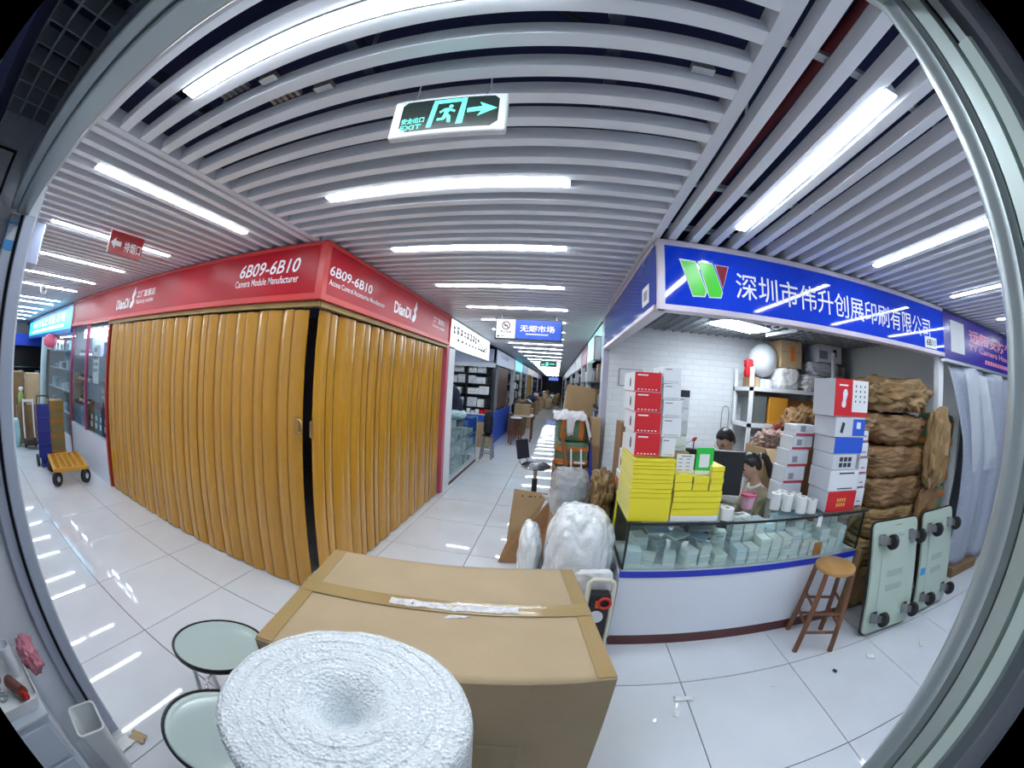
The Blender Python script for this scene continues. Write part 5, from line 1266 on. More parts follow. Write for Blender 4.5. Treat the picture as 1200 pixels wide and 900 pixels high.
def dolly(label, c, u, v, wd, ht_, sticker=False):
    t = thing('furniture_dolly', label, 'dolly', (c[0], c[1], 0))
    u = Vector(u).normalized(); v = Vector(v); v = (v - u * v.dot(u)).normalized(); n = u.cross(v)      # n points to the camera side
    M = Matrix(((u.x, v.x, n.x, c[0]), (u.y, v.y, n.y, c[1]), (u.z, v.z, n.z, c[2]), (0, 0, 0, 1)))
    M_DG = mat('dolly_green', (.46, .56, .48), .4); M_DG2 = mat('dolly_green_deep', (.36, .45, .40), .4)
    def rrect(w_, h, r_, k=5):
        P_ = []
        for cx_, cy__, a0 in ((w_/2 - r_, -h/2 + r_, -90), (w_/2 - r_, h/2 - r_, 0), (-w_/2 + r_, h/2 - r_, 90), (-w_/2 + r_, -h/2 + r_, 180)):
            for q in range(k + 1): a = R(a0 + 90 * q / k); P_.append((cx_ + r_ * math.cos(a), cy__ + r_ * math.sin(a)))
        return P_
    obj('deck', MB().prism(rrect(wd, ht_, .05), .03, M @ Matrix.Translation((0, 0, 0))), M_DG, t, world=True, bevel=.004)
    obj('bumper', MB().prism(rrect(wd + .025, ht_ + .025, .06), .016, M @ Matrix.Translation((0, 0, -.008))), M_RUB, t, world=True)
    for hh, dz in ((.84, .004), (.80, .007)): pass
    obj('raised_field', MB().prism(rrect(wd * .62, ht_ * .80, .05), .008, M @ Matrix.Translation((0, 0, .0295))), M_DG, t, world=True, bevel=.003)
    for q in (-.09, .02): obj('hand_slot', MB().prism(rrect(wd * .34, .05, .012), .004, M @ Matrix.Translation((.0, q, .0372))), M_DG2, t, world=True)
    obj('hand_slot', MB().prism(rrect(wd * .30, .03, .01), .004, M @ Matrix.Translation((.0, ht_ * .36, .0372))), M_DG2, t, world=True)
    for a in (-1, 1):
        for b in (-1, 1):
            x, y = a * (wd / 2 - .10), b * (ht_ / 2 - .13)
            ca = obj('caster', MB().prism([(x - .045, y - .04), (x + .03, y - .04), (x + .03, y + .04), (x - .045, y + .04)], .006, M @ Matrix.Translation((0, 0, .038))), M_STEEL, t, world=True)
            def cyl_(p, q, r_): return MB().cyl(M @ Vector(p), M @ Vector(q), r_, n=18)
            wc = (x + .045, y - .025, .105)
            obj('fork', MB().prism([(x - .035, y - .035), (x + .045, y - .045), (x + .05, y + .0), (x - .03, y + .035)], .06, M @ Matrix.Translation((0, 0, .044))), mat('fork_grey', (.35, .35, .37), .35, metal=.7), ca, world=True)
            obj('caster_wheel', cyl_((wc[0] - .004, wc[1], wc[2]), (wc[0] + .030, wc[1], wc[2]), .058), M_RUB, ca, world=True, autos=40)
            obj('caster_hub', cyl_((wc[0] + .028, wc[1], wc[2]), (wc[0] + .033, wc[1], wc[2]), .02), M_STEEL, ca, world=True)
    if sticker: obj('blue_sticker', MB().prism([(-wd/2 + .02, -.10), (-wd/2 + .10, -.10), (-wd/2 + .10, -.04), (-wd/2 + .02, -.04)], .001, M @ Matrix.Translation((0, 0, .031))), mat('sticker_blue', (.05, .3, .7), .4), t, world=True)
    return t, M
d1, M1 = dolly('pale green four-wheeled dolly leaning upright beside the wooden stool', (2.735, 1.80, .428), (.62, -.03, 0), (.10, .27, .83), .60, .85)
obj('marker_writing', MB().prism([(-.05, 0), (.05, 0), (.05, .004), (-.05, .004)], .001, M1 @ Matrix.Translation((.02, .385, .031))), M_INK, d1, world=True)
d2, M2 = dolly('pale green four-wheeled dolly with a blue sticker, the further right one', (3.46, 1.815, .43), (.66, .02, 0), (.10, .24, .83), .60, .85, True)
carton('cardboard_box', 'flattened brown carton leaning between the counter end and the dolly', 2.44, 1.99, 0, 2.48, 2.40, .60, M_CARD2)
bar_stool('bar_stool', 'light-topped wooden bar stool in front of the right end of the counter', 2.0, 1.83, .625, M_WOODY, M_WOODR, R(-20), .158)

# ------------------------------------------------------------------ storage shelf at the back of the printing shop
sh = thing('storage_shelf', 'white metal storage shelf crowded with parcels at the back of the printing shop', 'shelving', (3.05, 4.08, 0))
for x in (2.22, 3.52):
    for y in (3.86, 4.28): obj('post', MB().box(x - .02, y - .02, 0, x + .02, y + .02, 2.3 if x > 3 else 2.02), M_WHITE, sh, world=True)
for z in (.35, .9, 1.39, 1.80): obj('shelf_board', MB().box(2.20, 3.84, z - .045, 3.90, 4.30, z), M_WHITE, sh, world=True)
bl2 = thing('balloon', 'big white round balloon on the top shelf in the printing shop', 'balloon', (2.50, 4.08, 1.93))
obj('skin', MB().lathe([(.0, .0)] + [(.195 * math.sin(a), .205 - .205 * math.cos(a)) for a in [math.pi * k / 14 for k in range(1, 14)]] + [(0, .41)], 28, cap0=False, cap1=False), mat('balloon_white', (.70, .74, .78), .25), bl2, smooth=True)
obj('knot', MB().cyl((0, 0, -.02), (0, 0, .004), .012, .005, 8), M_BOXG, bl2)
bk = carton('small_box', 'small white box under the balloon on the top shelf', 2.42, 3.98, 1.801, 2.58, 4.2, 1.905, M_BOXW)
for i, (x, w_, h, mt, lab) in enumerate(((2.27, .06, .11, M_CARD3, 'small tan jar box at the left end of the top shelf'), (2.36, .05, .06, M_BOXW, 'tiny white box left of the papers on the top shelf'), (2.47, .05, .09, M_BOXW, 'small upright white box left of the papers on the top shelf'))):
    carton('small_box', lab, x, 3.87, 1.801, x + w_, 3.95, 1.801 + h, mt)
o = obj('wrapped_parcel', blob(.34, .34, .25, 71, .012, 4, 6, 16, .015, 7), M_PAPER, smooth=True); o.location = (2.78, 4.02, 1.801); tag(o, 'white paper wrapped parcel at the middle of the top shelf', 'parcel')
o = obj('wrapped_parcel', blob(.50, .36, .20, 72, .02, 4, 5, 18, .025, 7), M_PAPER, smooth=True); o.location = (3.24, 4.07, 1.801); tag(o, 'white paper wrapped parcel at the right of the top shelf, lower', 'parcel')
o = obj('wrapped_parcel', blob(.62, .36, .17, 73, .025, 4, 4, 18, .03, 7), M_BOXG, smooth=True); o.location = (3.42, 4.09, 2.003); tag(o, 'grey white crumpled parcel on the right wrapped parcel', 'parcel')
o = carton('cardboard_box', 'tan carton with an orange mark on the white parcel of the top shelf', 2.66, 3.90, 2.055, 2.99, 4.22, 2.38, M_CARD3); obj('orange_mark', MB().box(-.02, -.1612, .08, .05, -.1602, .26), mat('print_orange', (.7, .2, .03), .5), o); obj('seam', MB().box(-.166, -.1614, .19, .166, -.1602, .195), M_CARD2, o)
o = carton('camera_carton', 'white carton with a red lid at the top right of the shelf', 3.28, 3.90, 2.176, 3.72, 4.22, 2.395, [M_BOXW, M_RED, M_BOXW, M_BOXG, M_BOXW, M_BOXG]); obj('print_block', MB().box(-.20, -.1612, .04, -.05, -.1602, .14), M_INKG, o); obj('dark_window', MB().box(.05, -.1612, .08, .12, -.1602, .17), M_INK, o)
o = obj('wrapped_parcel', blob(.36, .36, .22, 74, .02, 4, 4, 14, .03, 7), mat('parcel_bluegrey', (.50, .58, .64), .5), smooth=True); o.location = (3.74, 4.05, 1.801); tag(o, 'blue grey crumpled parcel at the right end of the top shelf', 'parcel')
pt = thing('pot', 'small beige pot at the right end of the shelf top', 'pot', (3.82, 4.02, 2.022)); obj('body', MB().lathe([(.0, 0), (.05, 0), (.065, .12), (.055, .12), (.045, .01), (0, .01)], 18, cap0=False, cap1=False), mat('pot_beige', (.45, .42, .36), .5), pt, autos=40)
rc = obj('red_cloth', blob(.10, .10, .22, 75, .02, 4, 3, 8, .02), M_RED, smooth=True); rc.location = (2.25, 3.90, 1.912); tag(rc, 'dark red cloth piece beside the balloon', 'cloth')
rj = carton('small_box', 'tan jar box carrying the dark red cloth', 2.225, 3.97, 1.801, 2.30, 4.1, 1.91, M_CARD2); rc.location = (2.262, 4.03, 1.912)
o = carton('cardboard_box', 'orange yellow carton on the middle shelf at the back', 2.50, 3.88, 1.391, 2.78, 4.2, 1.70, mat('carton_orange', (.62, .28, .03), .5)); addtape(o, .28, .32, .309, M_TAPE)
carton('cardboard_box', 'darker orange carton further right on the middle shelf', 2.80, 3.92, 1.391, 3.25, 4.22, 1.68, mat('carton_orange2', (.35, .13, .02), .5))
carton('cardboard_box', 'black edged box at the left end of the middle shelf', 2.28, 3.88, 1.391, 2.46, 4.2, 1.70, mat('crate_dark', (.12, .14, .14), .5))
# waste paper carton and kraft wrap in front of the shelf
oc_ = thing('open_carton', 'open brown carton overflowing with paper shreds behind the woman', 'box', (2.22, 3.30, 0))
for q in ((-.22, -.2, 0, .22, -.19, 1.22), (-.22, .19, 0, .22, .2, 1.22), (-.22, -.19, 0, -.21, .19, 1.22), (.21, -.19, 0, .22, .19, 1.22), (-.21, -.19, 0, .21, .19, .02)): obj('wall_panel', MB().box(*q), M_CARD, oc_)
o = obj('flap', slab([(-.22, -.20, 1.22), (.22, -.20, 1.22), (.20, -.30, 1.10), (-.20, -.30, 1.10)]), M_CARD3, oc_)
o = obj('paper_shreds', blob(.40, .36, .26, 76, .05, 8, 3, 18, .05, 12), mat('shreds', (.36, .24, .20), .8, var=.6, vscale=25), oc_, smooth=True); o.location = (0, 0, 1.10)
o = obj('white_scrap', blob(.15, .10, .14, 77, .03, 5, 3, 8, .03), M_PAPER, oc_, smooth=True); o.location = (.10, -.14, 1.18)
o = obj('kraft_bundle', blob(.62, .5, .40, 78, .05, 4, 3, 22, .06, 7), M_KRAFT, smooth=True); o.location = (2.80, 3.50, 1.20); tag(o, 'crumpled kraft paper heap above the open carton', 'bundle')
carton('cardboard_box', 'large brown carton under the crumpled kraft heap', 2.50, 3.25, 0, 3.10, 3.78, 1.195, M_CARD2)
o = obj('kraft_bundle', blob(.36, .4, .42, 79, .05, 4, 3, 18, .06, 7), mat('kraft_yellow', (.50, .40, .18), .6, bump=.8, bscale=9, bdist=.03), smooth=True); o.location = (3.33, 3.45, 1.20); tag(o, 'yellowish kraft paper heap beside the right box tower', 'bundle')
carton('cardboard_box', 'large brown carton under the yellowish kraft heap', 3.12, 3.25, 0, 3.55, 3.78, 1.195, M_CARD2)
o = obj('red_cloth', blob(.12, .12, .2, 80, .03, 4, 3, 10, .03), mat('cloth_maroon', (.22, .04, .03), .7), smooth=True); o.location = (2.43, 3.56, 1.23); tag(o, 'maroon cloth hanging at the left of the kraft heap', 'cloth')
hk = thing('wall_hook', 'thin grey wire loop on the white brick wall above the man', 'hook', (2.12, YB - .03, 1.25))
obj('wire', MB().tube([(-.05, 0, -.1), (-.05, 0, .24), (-.035, 0, .29), (0, 0, .31), (.035, 0, .29), (.05, 0, .24), (.05, 0, -.1)], .006, 8), M_INKG, hk, autos=50)
obj('fixing', MB().box(-.06, 0, -.12, .06, .028, -.09), M_INKG, hk)
rb = thing('toy_bird', 'small red bird figure on a wire above the green card', 'figurine', (1.02, 2.56, CT + .001))
obj('stand', MB().cyl((0, 0, 0), (0, 0, .42), .004, n=6), M_INK, rb); obj('body', MB().lathe([(0, -.02), (.014, -.008), (.014, .008), (0, .03)], 10, cap0=False, cap1=False).xf(Matrix.Translation((0, 0, .435)) @ Matrix.Rotation(R(55), 4, 'Y')), mat('bird_red', (.5, .03, .03), .5), rb, smooth=True)
obj('tail', MB().bar((-.01, 0, .43), (-.06, 0, .405), .008, .003), M_INKG, rb); obj('base', MB().cyl((0, 0, 0), (0, 0, .01), .03, n=12), M_INK, rb)
struct('baseboard_shop', MB().box(.60, YB - .012, 0, 4.0, YB - .002, .08), M_INKG)
# ------------------------------------------------------------------ foreground: the big carton
BX = thing('cardboard_box', 'very large tan cardboard box taped shut in the foreground', 'box', (-.362, 1.175, 0), R(9.5))
M_BIG = mat('big_cardboard', (.42, .31, .185), .7, bump=.12, bscale=90, var=.06, vscale=4)
BW, BD, BH = 1.16, .775, .80
for nm, q in (('front_panel', (-BW/2, -BD/2, 0, BW/2, -BD/2 + .007, BH - .004)), ('back_panel', (-BW/2, BD/2 - .007, 0, BW/2, BD/2, BH - .004)), ('side_panel', (-BW/2, -BD/2 + .007, 0, -BW/2 + .007, BD/2 - .007, BH - .004)), ('side_panel', (BW/2 - .007, -BD/2 + .007, 0, BW/2, BD/2 - .007, BH - .004)), ('base_panel', (-BW/2 + .007, -BD/2 + .007, 0, BW/2 - .007, BD/2 - .007, .008))):
    obj(nm, MB().box(*q), M_BIG, BX, bevel=.002)
def flap(y0, y1, sg):
    return MB().sheet(lambda u, v: (-BW/2 + BW * u, y0 + (y1 - y0) * v, BH - .004 + .006 * math.sin(math.pi * u) * math.sin(math.pi * v) + .004 * noise.noise(Vector((u * 3, v * 2, sg)))), 24, 10)
obj('top_flap', flap(-BD/2, .02, 1), M_BIG, BX, smooth=True, solid=.005); obj('top_flap', flap(.022, BD/2, 5), M_BIG, BX, smooth=True, solid=.005)
def tapez(u): return BH + .003 + .006 * math.sin(math.pi * u) * .25
M_TAPE2 = mat('box_tape', (.36, .25, .11), .16, coat=.6, bump=.15, bscale=30)
obj('packing_tape', MB().sheet(lambda u, v: (-BW/2 - .001 + (BW + .002) * u, -.02 + .085 * v, tapez(u) + .0012 + .002 * math.sin(math.pi * v)), 30, 4), M_TAPE2, BX, smooth=True)
for sx in (-1, 1):
    obj('packing_tape', MB().box(min(sx * (BW/2 - .06), sx * (BW/2 + .0012)), -BD/2 + .01, BH + .0005, max(sx * (BW/2 - .06), sx * (BW/2 + .0012)), BD/2 - .01, BH + .0022), M_TAPE2, BX)
    obj('packing_tape', MB().box(min(sx * (BW/2 + .0002), sx * (BW/2 + .0016)), -BD/2 + .01, BH - .07, max(sx * (BW/2 + .0002), sx * (BW/2 + .0016)), BD/2 - .01, BH + .001), M_TAPE2, BX)
M_TORN = mat('torn_silver', (.70, .68, .70), .35, bump=.9, bscale=60, bdist=.01, var=.3, vscale=40)
obj('torn_label', MB().sheet(lambda u, v: (-.20 + .50 * u, .018 + (.022 + .012 * noise.noise(Vector((u * 9, 2, 0)))) * (v - .5) * 2, BH + .0085 + .003 * noise.noise(Vector((u * 30, v * 4, 0)))), 60, 3), M_TORN, BX, smooth=True)
obj('torn_label', slab([(.02, -.06, BH + .004), (.10, -.045, BH + .004), (.12, -.03, BH + .005), (.04, -.035, BH + .005)], .002), M_TORN, BX)
for sx in (-1, 1): obj('torn_label', MB().sheet(lambda u, v: (sx * (BW/2 + .003), -.02 + .16 * u, BH - .04 + .045 * v + .006 * noise.noise(Vector((u * 12, v, sx)))), 16, 3), M_TORN, BX, smooth=True)
obj('lower_tape', MB().box(.02, -BD/2 - .0014, .10, .30, -BD/2 - .0002, .44), M_TAPE2, BX)
for q in ((-.575, -.3885, .0, -.571, -.3877, .78), ): obj('crease', MB().box(*q), M_CARD2, BX)

# bubble wrap roll, standing on end
M_BUB = mat('bubble_wrap', (.84, .89, .93), .25, bump=.8, bscale=120, bdist=.008, voro=True, coat=.3, var=.05, vscale=90)
bw = thing('bubble_wrap_roll', 'thick roll of white bubble wrap standing on end in front of the big box', 'roll', (-.375, .465, 0))
prof = [(.0, .90), (.018, .902), (.030, .925), (.045, .955), (.065, .978), (.09, .993)]
prof += [(r_, .998 + .0015 * math.sin(r_ * 260)) for r_ in [.10 + .008 * k for k in range(20)]] + [(.268, .996), (.279, .985), (.281, .96), (.277, .5), (.280, .03), (.272, .0), (.0, .0)]
NR = 96
m = MB().lathe(prof, NR, cap0=False, cap1=False)
m.v = [(x * (1 + .012 * noise.noise(Vector((x * 8, y * 8, z * 3)))), y * (1 + .012 * noise.noise(Vector((x * 8, y * 8, z * 3 + 5)))), z + (.005 * noise.noise(Vector((x * 22, y * 22, 0))) if z > .9 else 0)) for x, y, z in m.v]
obj('wrap', m, M_BUB, bw, smooth=True)
sp_ = []
for k in range(5):
    pts = [((.10 + .035 * k + .035 * t / 60) * math.cos(2 * math.pi * t / 60), (.10 + .035 * k + .035 * t / 60) * math.sin(2 * math.pi * t / 60), 1.0) for t in range(61)]
    sp_ += pts[:-1]
obj('layer_edge', MB().tube(sp_, .0010, 5), M_BUB, bw, smooth=True)
lo = MB().sheet(lambda u, v: ((.285 + .003 * math.sin(u * 40)) * math.cos(-.9 + .5 * u), (.285 + .003 * math.sin(u * 40)) * math.sin(-.9 + .5 * u), .02 + .94 * v), 10, 6)
obj('loose_end', lo, M_BUB, bw, smooth=True, solid=.004)

# two pale green stool seats
M_SEATG = mat('seat_pale_green', (.42, .52, .50), .22, spec=.5, coat=.3)
def round_stool(label, x, y, rx, ry, rz, h=.45):
    t = thing('plastic_stool', label, 'stool', (x, y, 0), rz)
    prof = [(.0, h - .010), (.5, h - .009), (.85, h - .004), (.96, h + .004), (1.0, h), (1.0, h - .014), (.9, h - .028), (0, h - .032)]
    m = MB().lathe(prof, 44, cap0=False, cap1=False); m.v = [(a * rx, b * ry, c) for a, b, c in m.v]
    obj('seat', m, M_SEATG, t, smooth=True)
    m = MB().lathe([(1.0, h - .020), (1.05, h - .016), (1.05, h + .004), (1.0, h + .006)], 44, cap0=False, cap1=False); m.v = [(a * rx, b * ry, c) for a, b, c in m.v]
    obj('seat_rim', m, M_BLACK, t, smooth=True)
    for a, b in ((-1, -1), (1, -1), (1, 1), (-1, 1)): obj('leg', MB().cyl((a * rx * .72, b * ry * .72, 0), (a * rx * .55, b * ry * .55, h - .03), .013, n=10), M_STEEL, t, autos=40)
    obj('leg_ring', MB().tube([(rx * .66 * math.cos(q), ry * .66 * math.sin(q), .18) for q in [2 * math.pi * k / 24 for k in range(25)]], .008, 8), M_STEEL, t, autos=60)
    return t
round_stool('pale green oval stool seat at the left end of the big box', -1.325, .82, .23, .185, R(35))
round_stool('pale green oval stool seat half hidden behind the bubble wrap roll', -.96, .44, .245, .205, R(10))

# white bin, drawer cabinet with tray
bn = thing('waste_bin', 'small white waste bin by the left door jamb', 'bin', (-1.535, .045, 0), R(-12))
def rsq(a, b, r_, z, k=4):
    out = []
    for cx_, cy__, a0 in ((a - r_, -b + r_, -90), (a - r_, b - r_, 0), (-a + r_, b - r_, 90), (-a + r_, -b + r_, 180)):
        for q in range(k + 1): t_ = R(a0 + 90 * q / k); out.append((cx_ + r_ * math.cos(t_), cy__ + r_ * math.sin(t_), z))
    return out
rings = [rsq(.062, .050, .02, 0), rsq(.088, .070, .025, .31), rsq(.094, .076, .028, .315), rsq(.094, .076, .028, .325), rsq(.084, .066, .024, .325), rsq(.058, .046, .018, .015)]
m = MB(); n_ = len(rings[0]); vv = [p for r_ in rings for p in r_]; ff = [(i * n_ + k, i * n_ + (k + 1) % n_, (i + 1) * n_ + (k + 1) % n_, (i + 1) * n_ + k) for i in range(len(rings) - 1) for k in range(n_)]
ff += [tuple(range(n_))[::-1], tuple(range(len(vv) - n_, len(vv)))]
m.add(vv, ff); obj('bucket', m, mat('bin_white', (.70, .73, .74), .35), bn, autos=40)
o = obj('rubbish', blob(.10, .08, .06, 90, .015, 5, 3, 8, .02), mat('rubbish_pink', (.50, .33, .33), .7), bn, smooth=True); o.location = (0, 0, .016)
cbn = thing('drawer_cabinet', 'white plastic drawer cabinet inside the doorway at the lower left', 'cabinet', (-1.56, -.40, 0))
obj('body', MB().box(-.22, -.36, 0, .20, .30, .575), mat('cabinet_white', (.55, .60, .68), .4), cbn, bevel=.006); obj('top', MB().box(-.225, -.365, .575, .212, .305, .59), mat('cabinet_white', (.55, .60, .68), .4), cbn, bevel=.004)
for i in range(3):
    d_ = obj('drawer', MB().box(.2005, -.34, .03 + .18 * i, .212, .28, .19 + .18 * i), mat('drawer_white', (.50, .55, .64), .4), cbn, bevel=.003)
    obj('handle', MB().box(.212, -.05, .10 + .18 * i, .222, .05, .125 + .18 * i), M_INKG, d_)
ty_ = thing('tray', 'white shallow tray on the drawer cabinet', 'tray', (-1.54, -.20, .591))
rg = [rsq(.15, .10, .03, 0), rsq(.165, .115, .035, .05), rsq(.160, .110, .033, .05), rsq(.145, .095, .028, .006)]
m = MB(); vv = [p for r_ in rg for p in r_]; ff = [(i * n_ + k, i * n_ + (k + 1) % n_, (i + 1) * n_ + (k + 1) % n_, (i + 1) * n_ + k) for i in range(3) for k in range(n_)] + [tuple(range(n_))[::-1], tuple(range(len(vv) - n_, len(vv)))]
m.add(vv, ff); obj('dish', m, M_PAPER, ty_, autos=40)
cu2 = thing('cup', 'tall white plastic cup in the tray on the drawer cabinet', 'cup', (-1.60, -.14, .598)); obj('body', MB().lathe([(0, 0), (.026, 0), (.034, .13), (.031, .13), (.024, .006), (0, .006)], 20, cap0=False, cap1=False), M_OFFW, cu2, autos=40)
bo = thing('bottle', 'dark brown bottle lying in the tray on the drawer cabinet', 'bottle', (-1.48, -.17, .630)); obj('body', MB().cyl((-.05, -.02, 0), (.04, .02, 0), .028, n=14), mat('bottle_brown', (.16, .05, .03), .25), bo, autos=40); obj('neck', MB().cyl((.04, .02, 0), (.068, .033, 0), .012, n=10), M_RED, bo, autos=40)
for i, (x, y) in enumerate(((-1.60, -.25), (-1.55, -.27), (-1.50, -.255))):
    sw = thing('fastener', 'small dark metal fitting in the tray on the drawer cabinet', 'fitting', (x, y, .599), i, 'fittings in the tray'); obj('ring', MB().tube([(.018 * math.cos(q), .018 * math.sin(q), .006) for q in [2 * math.pi * k / 12 for k in range(13)]], .005, 6), M_INKG, sw); obj('stem', MB().cyl((.018, 0, .006), (.045, 0, .006), .004, n=6), M_STEEL, sw)
pk = obj('pink_cloth', blob(.16, .08, .10, 91, .02, 4, 3, 14, .012, 6), mat('cloth_pink', (.55, .20, .26), .8), smooth=True); pk.location = (-1.62, -.045 - .08 + .05, .591); tag(pk, 'crumpled pink cloth behind the tray on the drawer cabinet', 'cloth'); pk.location = (-1.68, -.055 + .03, .592)
pk.location = (-1.62, -.13 + .03 + .06, .591)
# board and sticker on the left wall
wbd = thing('wall_board', 'pale board with a black edge on the near left wall', 'board', (-1.795, -.16, 2.05))
obj('edge', MB().box(-.003, -.20, 0, .008, .145, .33), M_BLACK, wbd); obj('sheet', MB().box(.008, -.19, .012, .012, .132, .318), M_BOXG, wbd)
stk = thing('blue_sticker', 'blue sticker with a blank white square on the left door jamb', 'sticker', (-1.744, .093, 2.02))
obj('sheet', MB().box(0, -.03, 0, .0015, .028, .10), mat('sticker_blue', (.05, .3, .7), .4), stk); obj('white_square', MB().box(.0015, -.024, .035, .002, .022, .09), M_BOXG, stk)
# plastic bag on a carton at the right, just inside the doorway
carton('cardboard_box', 'dark carton just inside the doorway at the lower right', .62, -.42, 0, .95, -.02, .42, M_INKG)
b9 = obj('clear_bag', blob(.30, .28, .16, 93, .03, 4, 3, 16, .05, 9), film('dark_film', (.20, .26, .32), .75, .15), smooth=True); b9.location = (.78, -.18, .422); tag(b9, 'crumpled clear plastic bag on the dark carton at the lower right', 'bag')
# scraps on the floor
def scrap(x, y, w_, d_, mt, label, sd, h=.012, grp=None):
    o = obj('paper_scrap', MB().sheet(lambda u, v: (w_ * (u - .5) * (1 + .3 * noise.noise(Vector((v * 3, sd, 0)))), d_ * (v - .5) * (1 + .3 * noise.noise(Vector((u * 3, sd, 4)))), .002 + h * (.5 + .5 * noise.noise(Vector((u * 2.5, v * 2.5, sd))))), 8, 8), mt, smooth=True, solid=.001)
    o.location = (x, y, .001); o.rotation_euler = (0, 0, sd); tag(o, label, 'paper scrap', grp)
rc_ = [(-1.60, .24, .09, .06, M_CARD3, 'tan crumpled paper scrap on the floor beside the white bin'), (-1.62, .15, .10, .08, M_PAPER, 'white paper slip on the floor beside the white bin'),
       (.88, 1.48, .12, .04, M_PAPER, 'torn white slip on the floor right of the big box'), (.81, 1.36, .05, .03, M_PAPER, 'small white flake on the floor right of the big box'),
       (2.36, 1.43, .07, .05, M_PAPER, 'white paper flakes on the floor before the first dolly'), (2.91, 1.31, .09, .04, M_PAPER, 'white paper flakes on the floor before the second dolly'), (1.98, 1.42, .035, .025, M_INK, 'black speck on the floor below the wooden stool'), (1.47, 1.45, .02, .02, M_PAPER, 'white speck on the tile in front of the counter')]
for i, (x, y, w_, d_, mt, lab) in enumerate(rc_): scrap(x, y, w_, d_, mt, lab, 1.3 * i + .4)
# ------------------------------------------------------------------ two people behind the counter
def capsule(m, p0, p1, r0, r1, n=14):
    p0 = Vector(p0); p1 = Vector(p1); d = p1 - p0
    if d.length < 1e-5: d = Vector((0, 0, 1e-4)); p1 = p0 + d
    u = d.normalized(); a = u.orthogonal().normalized(); b = u.cross(a); rows = []
    for k in range(5): t = -math.pi / 2 + math.pi / 2 * k / 4; rows.append((p0 + u * r0 * math.sin(t), max(1e-4, r0 * math.cos(t))))
    for k in range(5): t = math.pi / 2 * k / 4; rows.append((p1 + u * r1 * math.sin(t), max(1e-4, r1 * math.cos(t))))
    vs = []
    for c, r_ in rows:
        for k in range(n): q = 2 * math.pi * k / n; vs.append(c + (a * math.cos(q) + b * math.sin(q)) * r_)
    fs = [(i * n + k, i * n + (k + 1) % n, (i + 1) * n + (k + 1) % n, (i + 1) * n + k) for i in range(9) for k in range(n)] + [tuple(range(n))[::-1], tuple(range(9 * n, 10 * n))]
    m.add(vs, fs)
def headpts(c, tilt, s=1.0):
    """head with brow, nose, lips and chin, facing local +x, tipped forward by tilt"""
    bm = bmesh.new(); bmesh.ops.create_icosphere(bm, subdivisions=4, radius=1)
    Mx = Matrix.Translation(c) @ Matrix.Rotation(tilt, 4, 'Y')
    def g(q, y, z, sy, sz): return math.exp(-((q.y - y) / sy) ** 2 - ((q.z - z) / sz) ** 2) * (1 if q.x > 0 else 0)
    for v in bm.verts:
        q = v.co.copy(); ax = .096 if q.x > 0 else .098
        p = Vector((q.x * ax, q.y * .075, q.z * (.118 if q.z > 0 else .122)))
        if q.z < -.1: p.y *= 1 - .28 * min(1, (-q.z - .1) / .9); p.x *= 1 - .10 * min(1, (-q.z - .1) / .9) if q.x < 0 else 1.0
        dx = .024 * g(q, 0, -.16, .13, .16) + .008 * g(q, 0, .02, .10, .2)               # nose
        dx += .007 * g(q, 0, .20, .5, .10)                                               # brow
        dx -= .010 * (g(q, .36, .04, .17, .10) + g(q, -.36, .04, .17, .10))              # eye hollows
        dx += .006 * (g(q, 0, -.46, .2, .05) + g(q, 0, -.58, .17, .05)) - .004 * g(q, 0, -.52, .2, .025)   # lips
        dx += .010 * g(q, 0, -.82, .25, .14)                                             # chin
        p.x += dx
        v.co = Mx @ (p * s)
    bm.verts.ensure_lookup_table()
    vs = [tuple(v.co) for v in bm.verts]; fs = [[v.index for v in f.verts] for f in bm.faces]; bm.free()
    return vs, fs, Mx
def fuse(name, m, mt, parent, voxel=.008, smooth=4, loc=None):
    o = obj(name, m, mt, parent, smooth=True)
    r_ = o.modifiers.new('fuse', 'REMESH'); r_.mode = 'VOXEL'; r_.voxel_size = voxel; r_.use_smooth_shade = True
    s_ = o.modifiers.new('smooth', 'SMOOTH'); s_.factor = .5; s_.iterations = smooth
    return o
M_SKIN = mat('skin', (.56, .35, .25), .5, spec=.35)
M_HAIR = mat('black_hair', (.008, .007, .007), .38, bump=.6, bscale=90, bdist=.004, stretch=(1, 1, .2))
